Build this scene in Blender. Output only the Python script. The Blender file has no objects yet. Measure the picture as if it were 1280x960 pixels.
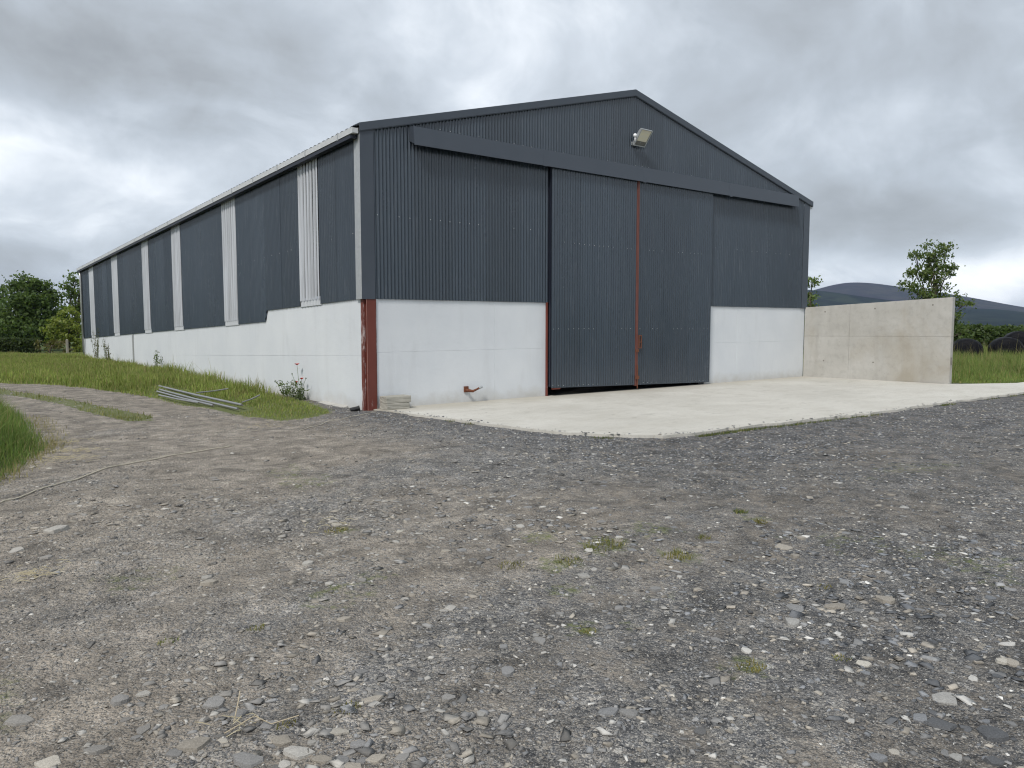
import bpy, math, random
import numpy as np
from math import sin, cos, pi, radians as RD

S = bpy.context.scene
COL = S.collection
rng = np.random.default_rng(7)
random.seed(7)

# ------------------------------------------------------------------ camera
cam = bpy.data.cameras.new("camera")
cam.lens = 27.04; cam.sensor_width = 36; cam.clip_start = 0.05; cam.clip_end = 20000
co = bpy.data.objects.new("camera", cam); COL.objects.link(co)
co.location = (-6.622, -12.927, 1.62)
co.rotation_euler = (RD(90 - 4.502), 0, -RD(38.006))
S.camera = co

# ------------------------------------------------------------------ light and sky
S.view_settings.view_transform = 'Standard'
S.view_settings.look = 'None'
S.view_settings.gamma = 1
S.view_settings.exposure = 0.45
try: S.view_settings.use_curve_mapping = False
except Exception: pass
SUN_EL, SUN_AZ = 48.0, 243.0          # azimuth clockwise from +Y
sun = bpy.data.lights.new("sun", 'SUN'); sun.energy = 2.1; sun.angle = RD(10); sun.color = (1.0, .955, .90)
so = bpy.data.objects.new("sun", sun); COL.objects.link(so)
so.rotation_euler = (RD(90 - SUN_EL), 0, RD(180 - SUN_AZ))
so.location = (-20, -10, 30)

W = bpy.data.worlds.new("World"); S.world = W; W.use_nodes = True
def build_sky():
    nt = W.node_tree; N = nt.nodes; L = nt.links
    for n in list(N): N.remove(n)
    def M(op, a, b=None, c=None):
        n = N.new('ShaderNodeMath'); n.operation = op
        for i, v in enumerate((a, b, c)):
            if v is None: continue
            if isinstance(v, (int, float)): n.inputs[i].default_value = v
            else: L.new(v, n.inputs[i])
        return n.outputs[0]
    def VM(op, a, b):
        n = N.new('ShaderNodeVectorMath'); n.operation = op
        for i, v in enumerate((a, b)):
            if isinstance(v, tuple): n.inputs[i].default_value = v
            else: L.new(v, n.inputs[i])
        return n
    tc = N.new('ShaderNodeTexCoord'); d = tc.outputs['Generated']
    sep = N.new('ShaderNodeSeparateXYZ'); L.new(d, sep.inputs[0])
    z = M('ADD', M('MAXIMUM', sep.outputs[2], 0.0), 0.50)
    u = M('DIVIDE', sep.outputs[0], z); v = M('DIVIDE', sep.outputs[1], z)
    cb = N.new('ShaderNodeCombineXYZ'); L.new(u, cb.inputs[0]); L.new(v, cb.inputs[1])
    def noise(scale, detail, rough, dist, off):
        a = VM('ADD', cb.outputs[0], off).outputs[0]
        n = N.new('ShaderNodeTexNoise'); n.inputs['Scale'].default_value = scale
        n.inputs['Detail'].default_value = detail; n.inputs['Roughness'].default_value = rough
        n.inputs['Distortion'].default_value = dist
        L.new(a, n.inputs['Vector']); return n.outputs[0]
    n1 = noise(0.75, 7, .48, .4, (3.1, 7.7, 1.0))
    n2 = noise(2.4, 9, .55, .5, (1.7, 2.2, 4.0))
    n3 = noise(6.5, 9, .57, .5, (9.7, 5.2, 8.0))
    val = M('ADD', M('MULTIPLY', M('SUBTRACT', n1, .5), .95), M('MULTIPLY', M('SUBTRACT', n2, .5), .88))
    val = M('ADD', val, M('MULTIPLY', M('SUBTRACT', n3, .5), .52))
    # the big cloud masses of this sky (direction, width, darker / brighter)
    blobs = [((.10, .962, .255), .17, -.20), ((.27, .925, .262), .15, -.17), ((.193, .928, .319), .15, -.13), ((.38, .85, .30), .12, -.08), ((.80, .50, .34), .15, -.06),
             ((.891, .384, .244), .22, -.12), ((.907, .41, .115), .11, -.20), ((.843, .503, .14), .09, -.08),
             ((.08, .98, .180), .075, .18), ((.20, .96, .165), .06, .05), ((.351, .916, .175), .085, .10), ((.28, .945, .13), .06, .08),
             ((.02, .99, .15), .06, .10), ((.10, .991, .100), .06, .04), ((.09, .99, .060), .07, -.24), ((.2, .978, .07), .05, -.06),
             ((.666, .668, .333), .16, .13), ((.54, .78, .30), .10, .07), ((.922, .345, .174), .07, .10), ((.935, .33, .12), .07, .09),
             ((.929, .366, .050), .07, .48), ((.873, .485, .058), .05, .36), ((.83, .55, .085), .05, .10), ((.95, .30, .06), .06, .26)]
    for dd, w, a in blobs:
        l = math.sqrt(sum(c * c for c in dd)); dd = tuple(c / l for c in dd)
        df = VM('SUBTRACT', d, dd)
        # blobs are twice as wide as high, like flat cloud banks
        sc = VM('MULTIPLY', df.outputs[0], (1, 1, 1.9))
        ln = N.new('ShaderNodeVectorMath'); ln.operation = 'LENGTH'; L.new(sc.outputs[0], ln.inputs[0])
        wob = M('ADD', ln.outputs[1 if len(ln.outputs) > 1 else 0], M('MULTIPLY', M('SUBTRACT', n2, .5), w * 1.3))
        wob = M('MAXIMUM', wob, 0.0)
        g = M('EXPONENT', M('MULTIPLY', M('POWER', M('DIVIDE', wob, w), 2.0), -1.0))
        val = M('MULTIPLY_ADD', g, a * 1.0, val)
    val = M('ADD', val, .5)
    cr = N.new('ShaderNodeValToRGB'); L.new(val, cr.inputs[0])
    e = cr.color_ramp.elements
    stops = [(.0, (.195, .209, .222)), (.20, (.240, .258, .276)), (.42, (.305, .335, .368)), (.60, (.400, .435, .475)), (.78, (.56, .59, .625)), (1.0, (.80, .81, .82))]
    e[0].position = 0; e[0].color = stops[0][1] + (1,)
    e[1].position = 1; e[1].color = stops[-1][1] + (1,)
    for p, c in stops[1:-1]:
        k = e.new(p); k.color = c + (1,)
    sky = N.new('ShaderNodeTexSky'); sky.sky_type = 'NISHITA'; sky.sun_disc = False
    sky.sun_elevation = RD(SUN_EL); sky.sun_rotation = RD(SUN_AZ)
    gain = VM('SCALE', cr.outputs[0], (0, 0, 0)); gain.inputs['Scale'].default_value = 13.4
    mx = N.new('ShaderNodeMix'); mx.data_type = 'RGBA'; mx.inputs[0].default_value = .94
    L.new(sky.outputs[0], mx.inputs['A']); L.new(gain.outputs[0], mx.inputs['B'])
    bg = N.new('ShaderNodeBackground'); bg.inputs[1].default_value = .1
    L.new(mx.outputs['Result'], bg.inputs[0])
    out = N.new('ShaderNodeOutputWorld'); L.new(bg.outputs[0], out.inputs[0])
build_sky()
S.render.engine = 'CYCLES'
S.cycles.use_denoising = True
S.cycles.denoiser = 'OPENIMAGEDENOISE'; S.cycles.denoising_prefilter = 'ACCURATE'; S.cycles.denoising_input_passes = 'RGB_ALBEDO_NORMAL'
S.cycles.pixel_filter_type = 'BLACKMAN_HARRIS'; S.cycles.filter_width = 1.15
S.cycles.sample_clamp_indirect = 4
S.cycles.max_bounces = 6; S.cycles.transparent_max_bounces = 12

# ------------------------------------------------------------------ helpers
def tag(o, label=None, cat=None, group=None, kind=None):
    if label: o['label'] = label
    if cat: o['category'] = cat
    if group: o['group'] = group
    if kind: o['kind'] = kind
    return o
def link(name, me, mat=None, parent=None):
    o = bpy.data.objects.new(name, me); COL.objects.link(o)
    if mat is not None and me is not None and not me.materials: me.materials.append(mat)
    if parent is not None: o.parent = parent
    return o
def empty(name, loc=(0, 0, 0), rot=(0, 0, 0)):
    o = bpy.data.objects.new(name, None); COL.objects.link(o); o.location = loc; o.rotation_euler = rot
    o.empty_display_size = .2
    return o
def mesh(name, verts, faces, smooth=False, col=None):
    """verts (N,3); faces (M,k) array or list of lists"""
    me = bpy.data.meshes.new(name)
    v = np.asarray(verts, np.float32)
    if isinstance(faces, np.ndarray):
        k = faces.shape[1]; m = len(faces)
        me.vertices.add(len(v)); me.vertices.foreach_set('co', v.ravel())
        me.loops.add(m * k); me.loops.foreach_set('vertex_index', faces.astype(np.int32).ravel())
        me.polygons.add(m); me.polygons.foreach_set('loop_start', np.arange(m, dtype=np.int32) * k)
        me.polygons.foreach_set('loop_total', np.full(m, k, np.int32))
        me.update(calc_edges=True)
    else:
        me.from_pydata([tuple(map(float, p)) for p in v], [], [list(map(int, f)) for f in faces]); me.update()
    if smooth: me.polygons.foreach_set('use_smooth', np.ones(len(me.polygons), bool))
    if col is not None:
        a = me.color_attributes.new('Col', 'FLOAT_COLOR', 'POINT')
        c = np.ones((len(v), 4), np.float32); c[:, :3] = col
        a.data.foreach_set('color', c.ravel())
    return me
class MB:
    def __init__(s): s.v = []; s.f = []
    def add(s, vs, fs):
        b = len(s.v); s.v += [tuple(p) for p in vs]; s.f += [[b + i for i in f] for f in fs]; return s
    def box(s, a, b):
        x0, y0, z0 = a; x1, y1, z1 = b
        return s.add([(x0, y0, z0), (x1, y0, z0), (x1, y1, z0), (x0, y1, z0), (x0, y0, z1), (x1, y0, z1), (x1, y1, z1), (x0, y1, z1)],
                     [(0, 3, 2, 1), (4, 5, 6, 7), (0, 1, 5, 4), (1, 2, 6, 5), (2, 3, 7, 6), (3, 0, 4, 7)])
    def hexa(s, p): # 8 points bottom 4 top 4
        return s.add(p, [(0, 3, 2, 1), (4, 5, 6, 7), (0, 1, 5, 4), (1, 2, 6, 5), (2, 3, 7, 6), (3, 0, 4, 7)])
    def tube(s, pts, rad, n=8, cap=True):
        pts = [np.array(p, float) for p in pts]
        if not hasattr(rad, '__len__'): rad = [rad] * len(pts)
        rings = []; up = np.array((0, 0, 1.))
        prev = None
        for i, p in enumerate(pts):
            t = pts[min(i + 1, len(pts) - 1)] - pts[max(i - 1, 0)]; t /= (np.linalg.norm(t) + 1e-9)
            if prev is None:
                a = np.cross(t, up if abs(t[2]) < .9 else np.array((1., 0, 0)))
            else: a = prev - t * np.dot(prev, t)
            a /= np.linalg.norm(a) + 1e-9; b = np.cross(t, a); prev = a
            rings.append([p + rad[i] * (cos(2 * pi * k / n) * a + sin(2 * pi * k / n) * b) for k in range(n)])
        vs = [q for r in rings for q in r]; fs = []
        for i in range(len(pts) - 1):
            for k in range(n):
                fs.append((i * n + k, i * n + (k + 1) % n, (i + 1) * n + (k + 1) % n, (i + 1) * n + k))
        if cap:
            fs.append(tuple(range(n - 1, -1, -1))); fs.append(tuple((len(pts) - 1) * n + k for k in range(n)))
        return s.add(vs, fs)
    def map(s, fn): s.v = [fn(*p) for p in s.v]; return s
    def build(s, name, mat, parent=None, bevel=0, smooth=False, seg=1):
        me = mesh(name, s.v, s.f, smooth)
        if bevel:
            import bmesh
            bm = bmesh.new(); bm.from_mesh(me)
            bmesh.ops.bevel(bm, geom=list(bm.edges), offset=bevel, segments=seg, affect='EDGES', profile=.6)
            bm.to_mesh(me); bm.free()
        return link(name, me, mat, parent)

_perm = rng.random((256, 256))
def vnoise(x, y):
    xi = np.floor(x).astype(int); yi = np.floor(y).astype(int); fx = x - xi; fy = y - yi
    fx = fx * fx * (3 - 2 * fx); fy = fy * fy * (3 - 2 * fy)
    g = lambda a, b: _perm[a % 256, b % 256]
    return (g(xi, yi) * (1 - fx) * (1 - fy) + g(xi + 1, yi) * fx * (1 - fy) + g(xi, yi + 1) * (1 - fx) * fy + g(xi + 1, yi + 1) * fx * fy)
def fbm(x, y, o=4):
    s = 0; a = .5; t = 0
    for i in range(o):
        s = s + a * vnoise(x * 2 ** i + 13.7 * i, y * 2 ** i + 5.3 * i); t += a; a *= .5
    return s / t
def inpoly(px, py, poly):
    poly = np.asarray(poly); r = np.zeros(px.shape, bool); j = len(poly) - 1
    for i in range(len(poly)):
        xi, yi = poly[i]; xj, yj = poly[j]
        c = ((yi > py) != (yj > py)) & (px < (xj - xi) * (py - yi) / (yj - yi + 1e-12) + xi)
        r ^= c; j = i
    return r
def polydist(px, py, poly, closed=True):
    poly = np.asarray(poly, float); d = np.full(px.shape, 1e9)
    n = len(poly)
    for i in range(n if closed else n - 1):
        a = poly[i]; b = poly[(i + 1) % n]; ab = b - a; L2 = (ab ** 2).sum() + 1e-12
        t = np.clip(((px - a[0]) * ab[0] + (py - a[1]) * ab[1]) / L2, 0, 1)
        d = np.minimum(d, np.hypot(px - a[0] - t * ab[0], py - a[1] - t * ab[1]))
    return d
def sstep(a, b, x):
    t = np.clip((x - a) / (b - a), 0, 1); return t * t * (3 - 2 * t)

# ------------------------------------------------------------------ materials
class NT:
    def __init__(s, name):
        s.m = bpy.data.materials.new(name); s.m.use_nodes = True
        s.t = s.m.node_tree; s.N = s.t.nodes; s.L = s.t.links
        s.b = s.N['Principled BSDF']; s.out = s.N['Material Output']
        s.tc = s.N.new('ShaderNodeTexCoord')
    def node(s, t, **k):
        n = s.N.new(t)
        for a, v in k.items(): setattr(n, a, v)
        return n
    def set(s, sock, v):
        if isinstance(v, (int, float)): sock.default_value = v
        elif isinstance(v, tuple): sock.default_value = v if len(v) == len(sock.default_value) else v + (1,)
        else: s.L.new(v, sock)
    def noise(s, scale, detail=4, rough=.55, dist=0, vec=None, sc=None):
        n = s.node('ShaderNodeTexNoise'); n.inputs['Scale'].default_value = scale; n.inputs['Detail'].default_value = detail
        n.inputs['Roughness'].default_value = rough; n.inputs['Distortion'].default_value = dist
        s.L.new(s.vec(vec, sc), n.inputs['Vector']); return n.outputs[0]
    def vec(s, vec=None, sc=None):
        v = vec if vec is not None else s.tc.outputs['Object']
        if sc:
            mp = s.node('ShaderNodeMapping'); mp.inputs['Scale'].default_value = sc; s.L.new(v, mp.inputs[0]); v = mp.outputs[0]
        return v
    def voro(s, scale, feature='F1', rnd=1, vec=None, sc=None):
        n = s.node('ShaderNodeTexVoronoi', feature=feature); n.inputs['Scale'].default_value = scale; n.inputs['Randomness'].default_value = rnd
        s.L.new(s.vec(vec, sc), n.inputs['Vector']); return n
    def ramp(s, f, stops, interp='LINEAR'):
        n = s.node('ShaderNodeValToRGB'); s.L.new(f, n.inputs[0]); e = n.color_ramp.elements; n.color_ramp.interpolation = interp
        cv = lambda c: (c, c, c, 1) if isinstance(c, (int, float)) else tuple(c) + (1,)
        e[0].position = stops[0][0]; e[0].color = cv(stops[0][1]); e[1].position = stops[-1][0]; e[1].color = cv(stops[-1][1])
        for p, c in stops[1:-1]:
            k = e.new(p); k.color = cv(c)
        return n.outputs[0]
    def mix(s, f, a, b, mode='MIX'):
        n = s.node('ShaderNodeMix', data_type='RGBA', blend_type=mode)
        s.set(n.inputs[0], f); s.set(n.inputs['A'], a); s.set(n.inputs['B'], b); return n.outputs['Result']
    def math(s, op, a, b=None):
        n = s.node('ShaderNodeMath', operation=op); s.set(n.inputs[0], a)
        if b is not None: s.set(n.inputs[1], b)
        return n.outputs[0]
    def bump(s, h, strength, dist, nrm=None):
        n = s.node('ShaderNodeBump'); n.inputs['Strength'].default_value = strength; n.inputs['Distance'].default_value = dist
        s.L.new(h, n.inputs['Height'])
        if nrm is not None: s.L.new(nrm, n.inputs['Normal'])
        return n.outputs[0]
    def attr(s, name, out='Color'):
        n = s.node('ShaderNodeAttribute'); n.attribute_name = name; return n.outputs[out]
    def rand(s): return s.node('ShaderNodeObjectInfo').outputs['Random']
    def fin(s, color=None, rough=None, metal=None, nrm=None, spec=None):
        if color is not None: s.set(s.b.inputs['Base Color'], color)
        if rough is not None: s.set(s.b.inputs['Roughness'], rough)
        if metal is not None: s.set(s.b.inputs['Metallic'], metal)
        if nrm is not None: s.L.new(nrm, s.b.inputs['Normal'])
        if spec is not None: s.b.inputs['Specular IOR Level'].default_value = spec
        return s.m
MT = {}
def cladding_mat(name, base):
    k = NT(name)
    n = k.noise(1.3, 6, .6, 0, None, (1, 1, .25)); f = k.noise(26, 3, .6, 0, None, (1, 1, .06)); w = k.noise(3.5, 5, .65, .3, None, (1, 1, .10))
    c = k.mix(k.ramp(n, [(.3, 0), (.75, .8)]), base, tuple(x * 1.22 + .004 for x in base))
    c = k.mix(k.ramp(w, [(.50, 0), (.80, .30)]), c, tuple(x * .62 for x in base))
    c = k.mix(k.ramp(f, [(.56, 0), (.8, .30)]), c, (.13, .145, .16))
    v = k.ramp(k.rand(), [(0, .86), (1, 1.13)])
    c = k.mix(1.0, c, v, 'MULTIPLY')
    return k.fin(c, k.ramp(n, [(.2, .18), (.8, .32)]), 0, k.bump(k.noise(1.6, 3, .5, 0, None, (1, 1, .5)), .25, .02), .8)
MT['clad'] = cladding_mat('anthracite_cladding', (.028, .040, .055))
MT['clad_side'] = cladding_mat('anthracite_side_cladding', (.028, .040, .055))
def flash_mat():
    k = NT('anthracite_flashing'); n = k.noise(2.2, 5)
    w = k.bump(k.noise(1.1, 2, .5, 0, None, (.6, 1, 2)), .25, .02)
    return k.fin(k.mix(n, (.046, .057, .074), (.062, .074, .093)), k.ramp(n, [(.3, .36), (.7, .48)]), 0, w, .5)
MT['flash'] = flash_mat()
def galv_mat(name='galvanised_steel', base=.46):
    k = NT(name); n = k.noise(7, 5, .6); v = k.voro(22)
    c = k.mix(n, (base * .82, base * .85, base * .86), (base * 1.2, base * 1.22, base * 1.22))
    c = k.mix(.25, c, k.ramp(v.outputs['Color'], [(0, base * .7), (1, base * 1.25)]))
    return k.fin(c, k.ramp(n, [(.3, .35), (.7, .55)]), .55)
MT['galv'] = galv_mat()
MT['gut'] = galv_mat('bright_galvanised_gutter', .54); MT['gut'].node_tree.nodes['Principled BSDF'].inputs['Metallic'].default_value = .15
MT['polegalv'] = galv_mat('weathered_galvanised_pole', .30)
def paint_wall():
    k = NT('white_masonry_paint')
    n = k.noise(.9, 6, .6); st = k.noise(3.0, 5, .6, .3, None, (1, 1, .18)); f = k.noise(38, 4, .6)
    c = k.mix(k.ramp(n, [(.35, 0), (.7, 1)]), (.60, .628, .655), (.655, .68, .70))
    c = k.mix(k.ramp(st, [(.55, 0), (.85, .45)]), c, (.49, .505, .515))
    pit = k.voro(3.1).outputs[0]
    c = k.mix(k.ramp(pit, [(.012, .55), (.03, 0)]), c, (.30, .30, .30))
    sp = k.node('ShaderNodeSeparateXYZ'); k.L.new(k.tc.outputs['Object'], sp.inputs[0])
    low = k.math('ADD', sp.outputs[2], k.math('MULTIPLY', k.noise(2.6, 5, .65), .5))
    c = k.mix(k.ramp(low, [(.20, .75), (.52, 0)]), c, (.44, .425, .385))
    h = k.math('ADD', k.math('MULTIPLY', f, .5), k.noise(6, 5))
    return k.fin(c, .72, 0, k.bump(h, .35, .012), .3)
MT['white'] = paint_wall()
def conc_mat(name, a, b, stain=(.30, .27, .21), stain_amt=.5, sc=1.0, board=False):
    k = NT(name)
    n = k.noise(1.1 * sc, 7, .62); m = k.noise(5.5 * sc, 6, .65); f = k.noise(70, 3, .6)
    c = k.mix(k.ramp(n, [(.3, 0), (.7, 1)]), a, b)
    c = k.mix(k.ramp(m, [(.5, 0), (.8, stain_amt)]), c, tuple(x * .72 for x in a))
    s2 = k.noise(.55 * sc, 5, .6, .6)
    c = k.mix(k.ramp(s2, [(.5, 0), (.72, stain_amt)]), c, stain)
    if board:
        d = k.noise(4.0, 4, .6, 0, None, (1, 1, .06)); c = k.mix(k.ramp(d, [(.52, 0), (.8, .35)]), c, tuple(x * .75 for x in a))
        bl = k.voro(4.3).outputs[0]; c = k.mix(k.ramp(bl, [(.03, .45), (.07, 0)]), c, tuple(x * .6 for x in a))
    c = k.mix(k.ramp(f, [(.6, 0), (.75, .35)]), c, tuple(x * .62 for x in a))
    h = k.math('ADD', m, k.math('MULTIPLY', f, .4))
    return k.fin(c, .85, 0, k.bump(h, .4, .01), .25)
MT['wing'] = conc_mat('precast_concrete', (.37, .360, .33), (.475, .465, .435), (.30, .262, .195), .6, 1.0, True)
MT['block'] = conc_mat('weathered_concrete', (.30, .29, .25), (.40, .385, .34), (.22, .21, .16), .5, 2.0)
MT['pale'] = conc_mat('pale_concrete', (.52, .50, .45), (.66, .64, .58), (.4, .38, .33), .4, 2.0)
def apron_mat():
    k = NT('apron_concrete')
    n = k.noise(.35, 7, .6, .4, None, (1, 1, 1)); m = k.noise(1.5, 8, .70, .4, None, (.8, 1.2, 1)); f = k.noise(55, 4, .65); g = k.noise(9, 5, .6)
    c = k.mix(k.ramp(n, [(.3, 0), (.7, 1)]), (.46, .445, .40), (.585, .57, .52))
    c = k.mix(k.ramp(m, [(.46, 0), (.76, .6)]), c, (.40, .378, .325))
    wet = k.noise(3.4, 7, .7, .8, None, (.55, 1.4, 1)); c = k.mix(k.ramp(wet, [(.58, 0), (.68, .5)]), c, (.26, .25, .22))
    c = k.mix(k.ramp(g, [(.55, 0), (.75, .25)]), c, (.62, .61, .57))
    c = k.mix(k.ramp(f, [(.54, 0), (.72, .6)]), c, (.33, .315, .28))
    sp = k.node('ShaderNodeSeparateXYZ'); k.L.new(k.tc.outputs['Object'], sp.inputs[0])
    # silt that lies along the foot of the gable wall
    yy = k.math('ADD', sp.outputs[1], k.math('MULTIPLY', k.math('SUBTRACT', k.noise(.8, 6, .6), .5), 1.6))
    c = k.mix(k.ramp(yy, [(-.0, 0), (.15, 0)]), c, c)
    mk = k.noise(2.2, 5, .6, 1.6, None, (.5, 2.2, 1)); c = k.mix(k.ramp(mk, [(.485, 0), (.5, .35), (.515, 0)]), c, (.30, .285, .25))
    sl = k.math('MULTIPLY', yy, -1.0)
    c = k.mix(k.ramp(sl, [(.15, .75), (1.5, 0)]), c, (.38, .355, .30))
    h = k.math('ADD', m, k.math('MULTIPLY', f, .35))
    return k.fin(c, .86, 0, k.bump(h, .4, .012), .25)
MT['apron'] = apron_mat()
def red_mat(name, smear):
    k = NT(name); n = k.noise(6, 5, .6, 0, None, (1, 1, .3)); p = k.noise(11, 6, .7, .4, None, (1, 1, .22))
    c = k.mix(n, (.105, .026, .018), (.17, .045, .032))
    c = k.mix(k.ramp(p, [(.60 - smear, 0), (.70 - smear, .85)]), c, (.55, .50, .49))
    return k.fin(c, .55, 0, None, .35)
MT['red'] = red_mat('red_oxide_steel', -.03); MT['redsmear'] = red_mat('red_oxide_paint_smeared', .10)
def plain(name, c, rough=.6, metal=0, var=.15, sc=8, spec=.4):
    k = NT(name); n = k.noise(sc, 4)
    return k.fin(k.mix(n, tuple(x * (1 - var) for x in c), tuple(x * (1 + var) for x in c)), rough, metal, None, spec)
MT['red2'] = plain('red_oxide_door_stile', (.145, .052, .040), .55, 0, .3, 5)
MT['redpale'] = plain('red_edge_highlight', (.34, .17, .14), .5, 0, .4, 14)  # pale red, a highlight put into the colour of the column edge
MT['dark'] = plain('dark_void_floor', (.03, .03, .03), .9)
MT['inner'] = plain('shed_interior', (.05, .05, .05), .8)
MT['navy'] = plain('dark_navy_trim', (.012, .015, .026), .5)
MT['rust'] = plain('rusty_iron', (.14, .05, .025), .85, 0, .5, 40)
MT['lampbody'] = plain('grey_cast_aluminium', (.36, .38, .39), .45, .2)
MT['lampgrill'] = plain('dark_grey_driver_box', (.13, .13, .12), .6)
MT['white_plastic'] = plain('white_plastic', (.8, .8, .82), .35)
MT['screw'] = plain('zinc_screw_heads', (.36, .38, .39), .4, .2)
MT['black'] = plain('black_pipe_plastic', (.012, .012, .013), .5)
MT['rope'] = plain('cream_plastic_pipe', (.47, .43, .34), .85, 0, .4, 5)
MT['hole'] = plain('shadowed_tie_hole', (.19, .18, .16), .9)
MT['joint'] = plain('joint_mortar', (.30, .29, .26), .9)
MT['bark'] = plain('bark', (.085, .07, .052), .9, 0, .35, 9)
MT['twig'] = plain('dry_twig', (.40, .34, .24), .9, 0, .3, 30)
MT['post'] = plain('weathered_post', (.30, .28, .24), .9, 0, .25, 12)
def led_mat():
    k = NT('yellowish_led_panel'); v = k.voro(42, 'F1', 0)
    c = k.mix(k.ramp(v.outputs[0], [(.2, 1), (.5, 0)]), (.62, .60, .50), (.72, .65, .36))
    return k.fin(c, .18, 0, None, .6)
MT['led'] = led_mat()
def grp_mat():
    k = NT('translucent_grp_sheet')
    st = k.noise(9, 5, .6, 0, None, (1, 1, .05)); p = k.noise(1.0, 4, .6, .4, None, (1, 1, .35))
    sp = k.node('ShaderNodeSeparateXYZ'); k.L.new(k.tc.outputs['Object'], sp.inputs[0])
    rib = k.math('SINE', k.math('MULTIPLY', sp.outputs[1], 2 * pi / .1525))
    flat = k.ramp(k.math('ADD', k.math('MULTIPLY', rib, .5), .5), [(.26, 1), (.56, 0)])     # thin web between the ribs
    c = k.mix(st, (.38, .40, .435), (.66, .68, .71))
    k.fin(c, k.ramp(st, [(.3, .14), (.7, .30)]), 0, None, .8)
    tr = k.node('ShaderNodeBsdfTransparent'); tr.inputs[0].default_value = (.85, .89, .95, 1)
    mx = k.node('ShaderNodeMixShader')
    irr = k.ramp(k.noise(8, 2, .6, 0, None, (1, 1, .02)), [(.40, .1), (.60, 1)])
    a = k.math('MULTIPLY', k.math('MULTIPLY', flat, irr), k.ramp(p, [(.30, .30), (.65, .85)]))
    a = k.math('ADD', a, k.math('MULTIPLY', k.ramp(st, [(.40, 0), (.68, 1)]), .38))
    k.L.new(a, mx.inputs[0]); k.L.new(k.b.outputs[0], mx.inputs[1]); k.L.new(tr.outputs[0], mx.inputs[2])
    k.L.new(mx.outputs[0], k.out.inputs[0]); return k.m
MT['grp'] = grp_mat()
MT['grp_foot'] = plain('white_filler_strip', (.50, .52, .545), .6)
def leafy(name, rough=.55, trans=.3, spec=.25):
    k = NT(name); c = k.attr('Col'); k.fin(c, rough, 0, None, spec)
    t = k.node('ShaderNodeBsdfTranslucent'); k.L.new(k.mix(1.0, c, (1.25, 1.3, .7, 1), 'MULTIPLY'), t.inputs[0])
    mx = k.node('ShaderNodeMixShader'); mx.inputs[0].default_value = trans
    k.L.new(k.b.outputs[0], mx.inputs[1]); k.L.new(t.outputs[0], mx.inputs[2]); k.L.new(mx.outputs[0], k.out.inputs[0]); return k.m
MT['leaf'] = leafy('leaves', .5, .42, .3); MT['grass'] = leafy('grass_blades', .6, .25, .2)
def petal(): return plain('poppy_petal', (.62, .03, .018), .5)
MT['petal'] = petal()
def stone_mat():
    k = NT('field_stone'); n = k.noise(14, 6, .65); f = k.noise(60, 4, .65)
    c = k.attr('Col'); oi = k.node('ShaderNodeObjectInfo')
    c = k.mix(1.0, c, oi.outputs['Color'], 'MULTIPLY')
    c = k.mix(1.0, c, k.ramp(n, [(.25, .66), (.75, 1.3)]), 'MULTIPLY')
    c = k.mix(k.ramp(f, [(.55, 0), (.8, .35)]), c, (.22, .19, .15))
    return k.fin(c, .8, 0, k.bump(k.math('ADD', n, k.math('MULTIPLY', f, .4)), .5, .01), .3)
MT['stone'] = stone_mat()
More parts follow.
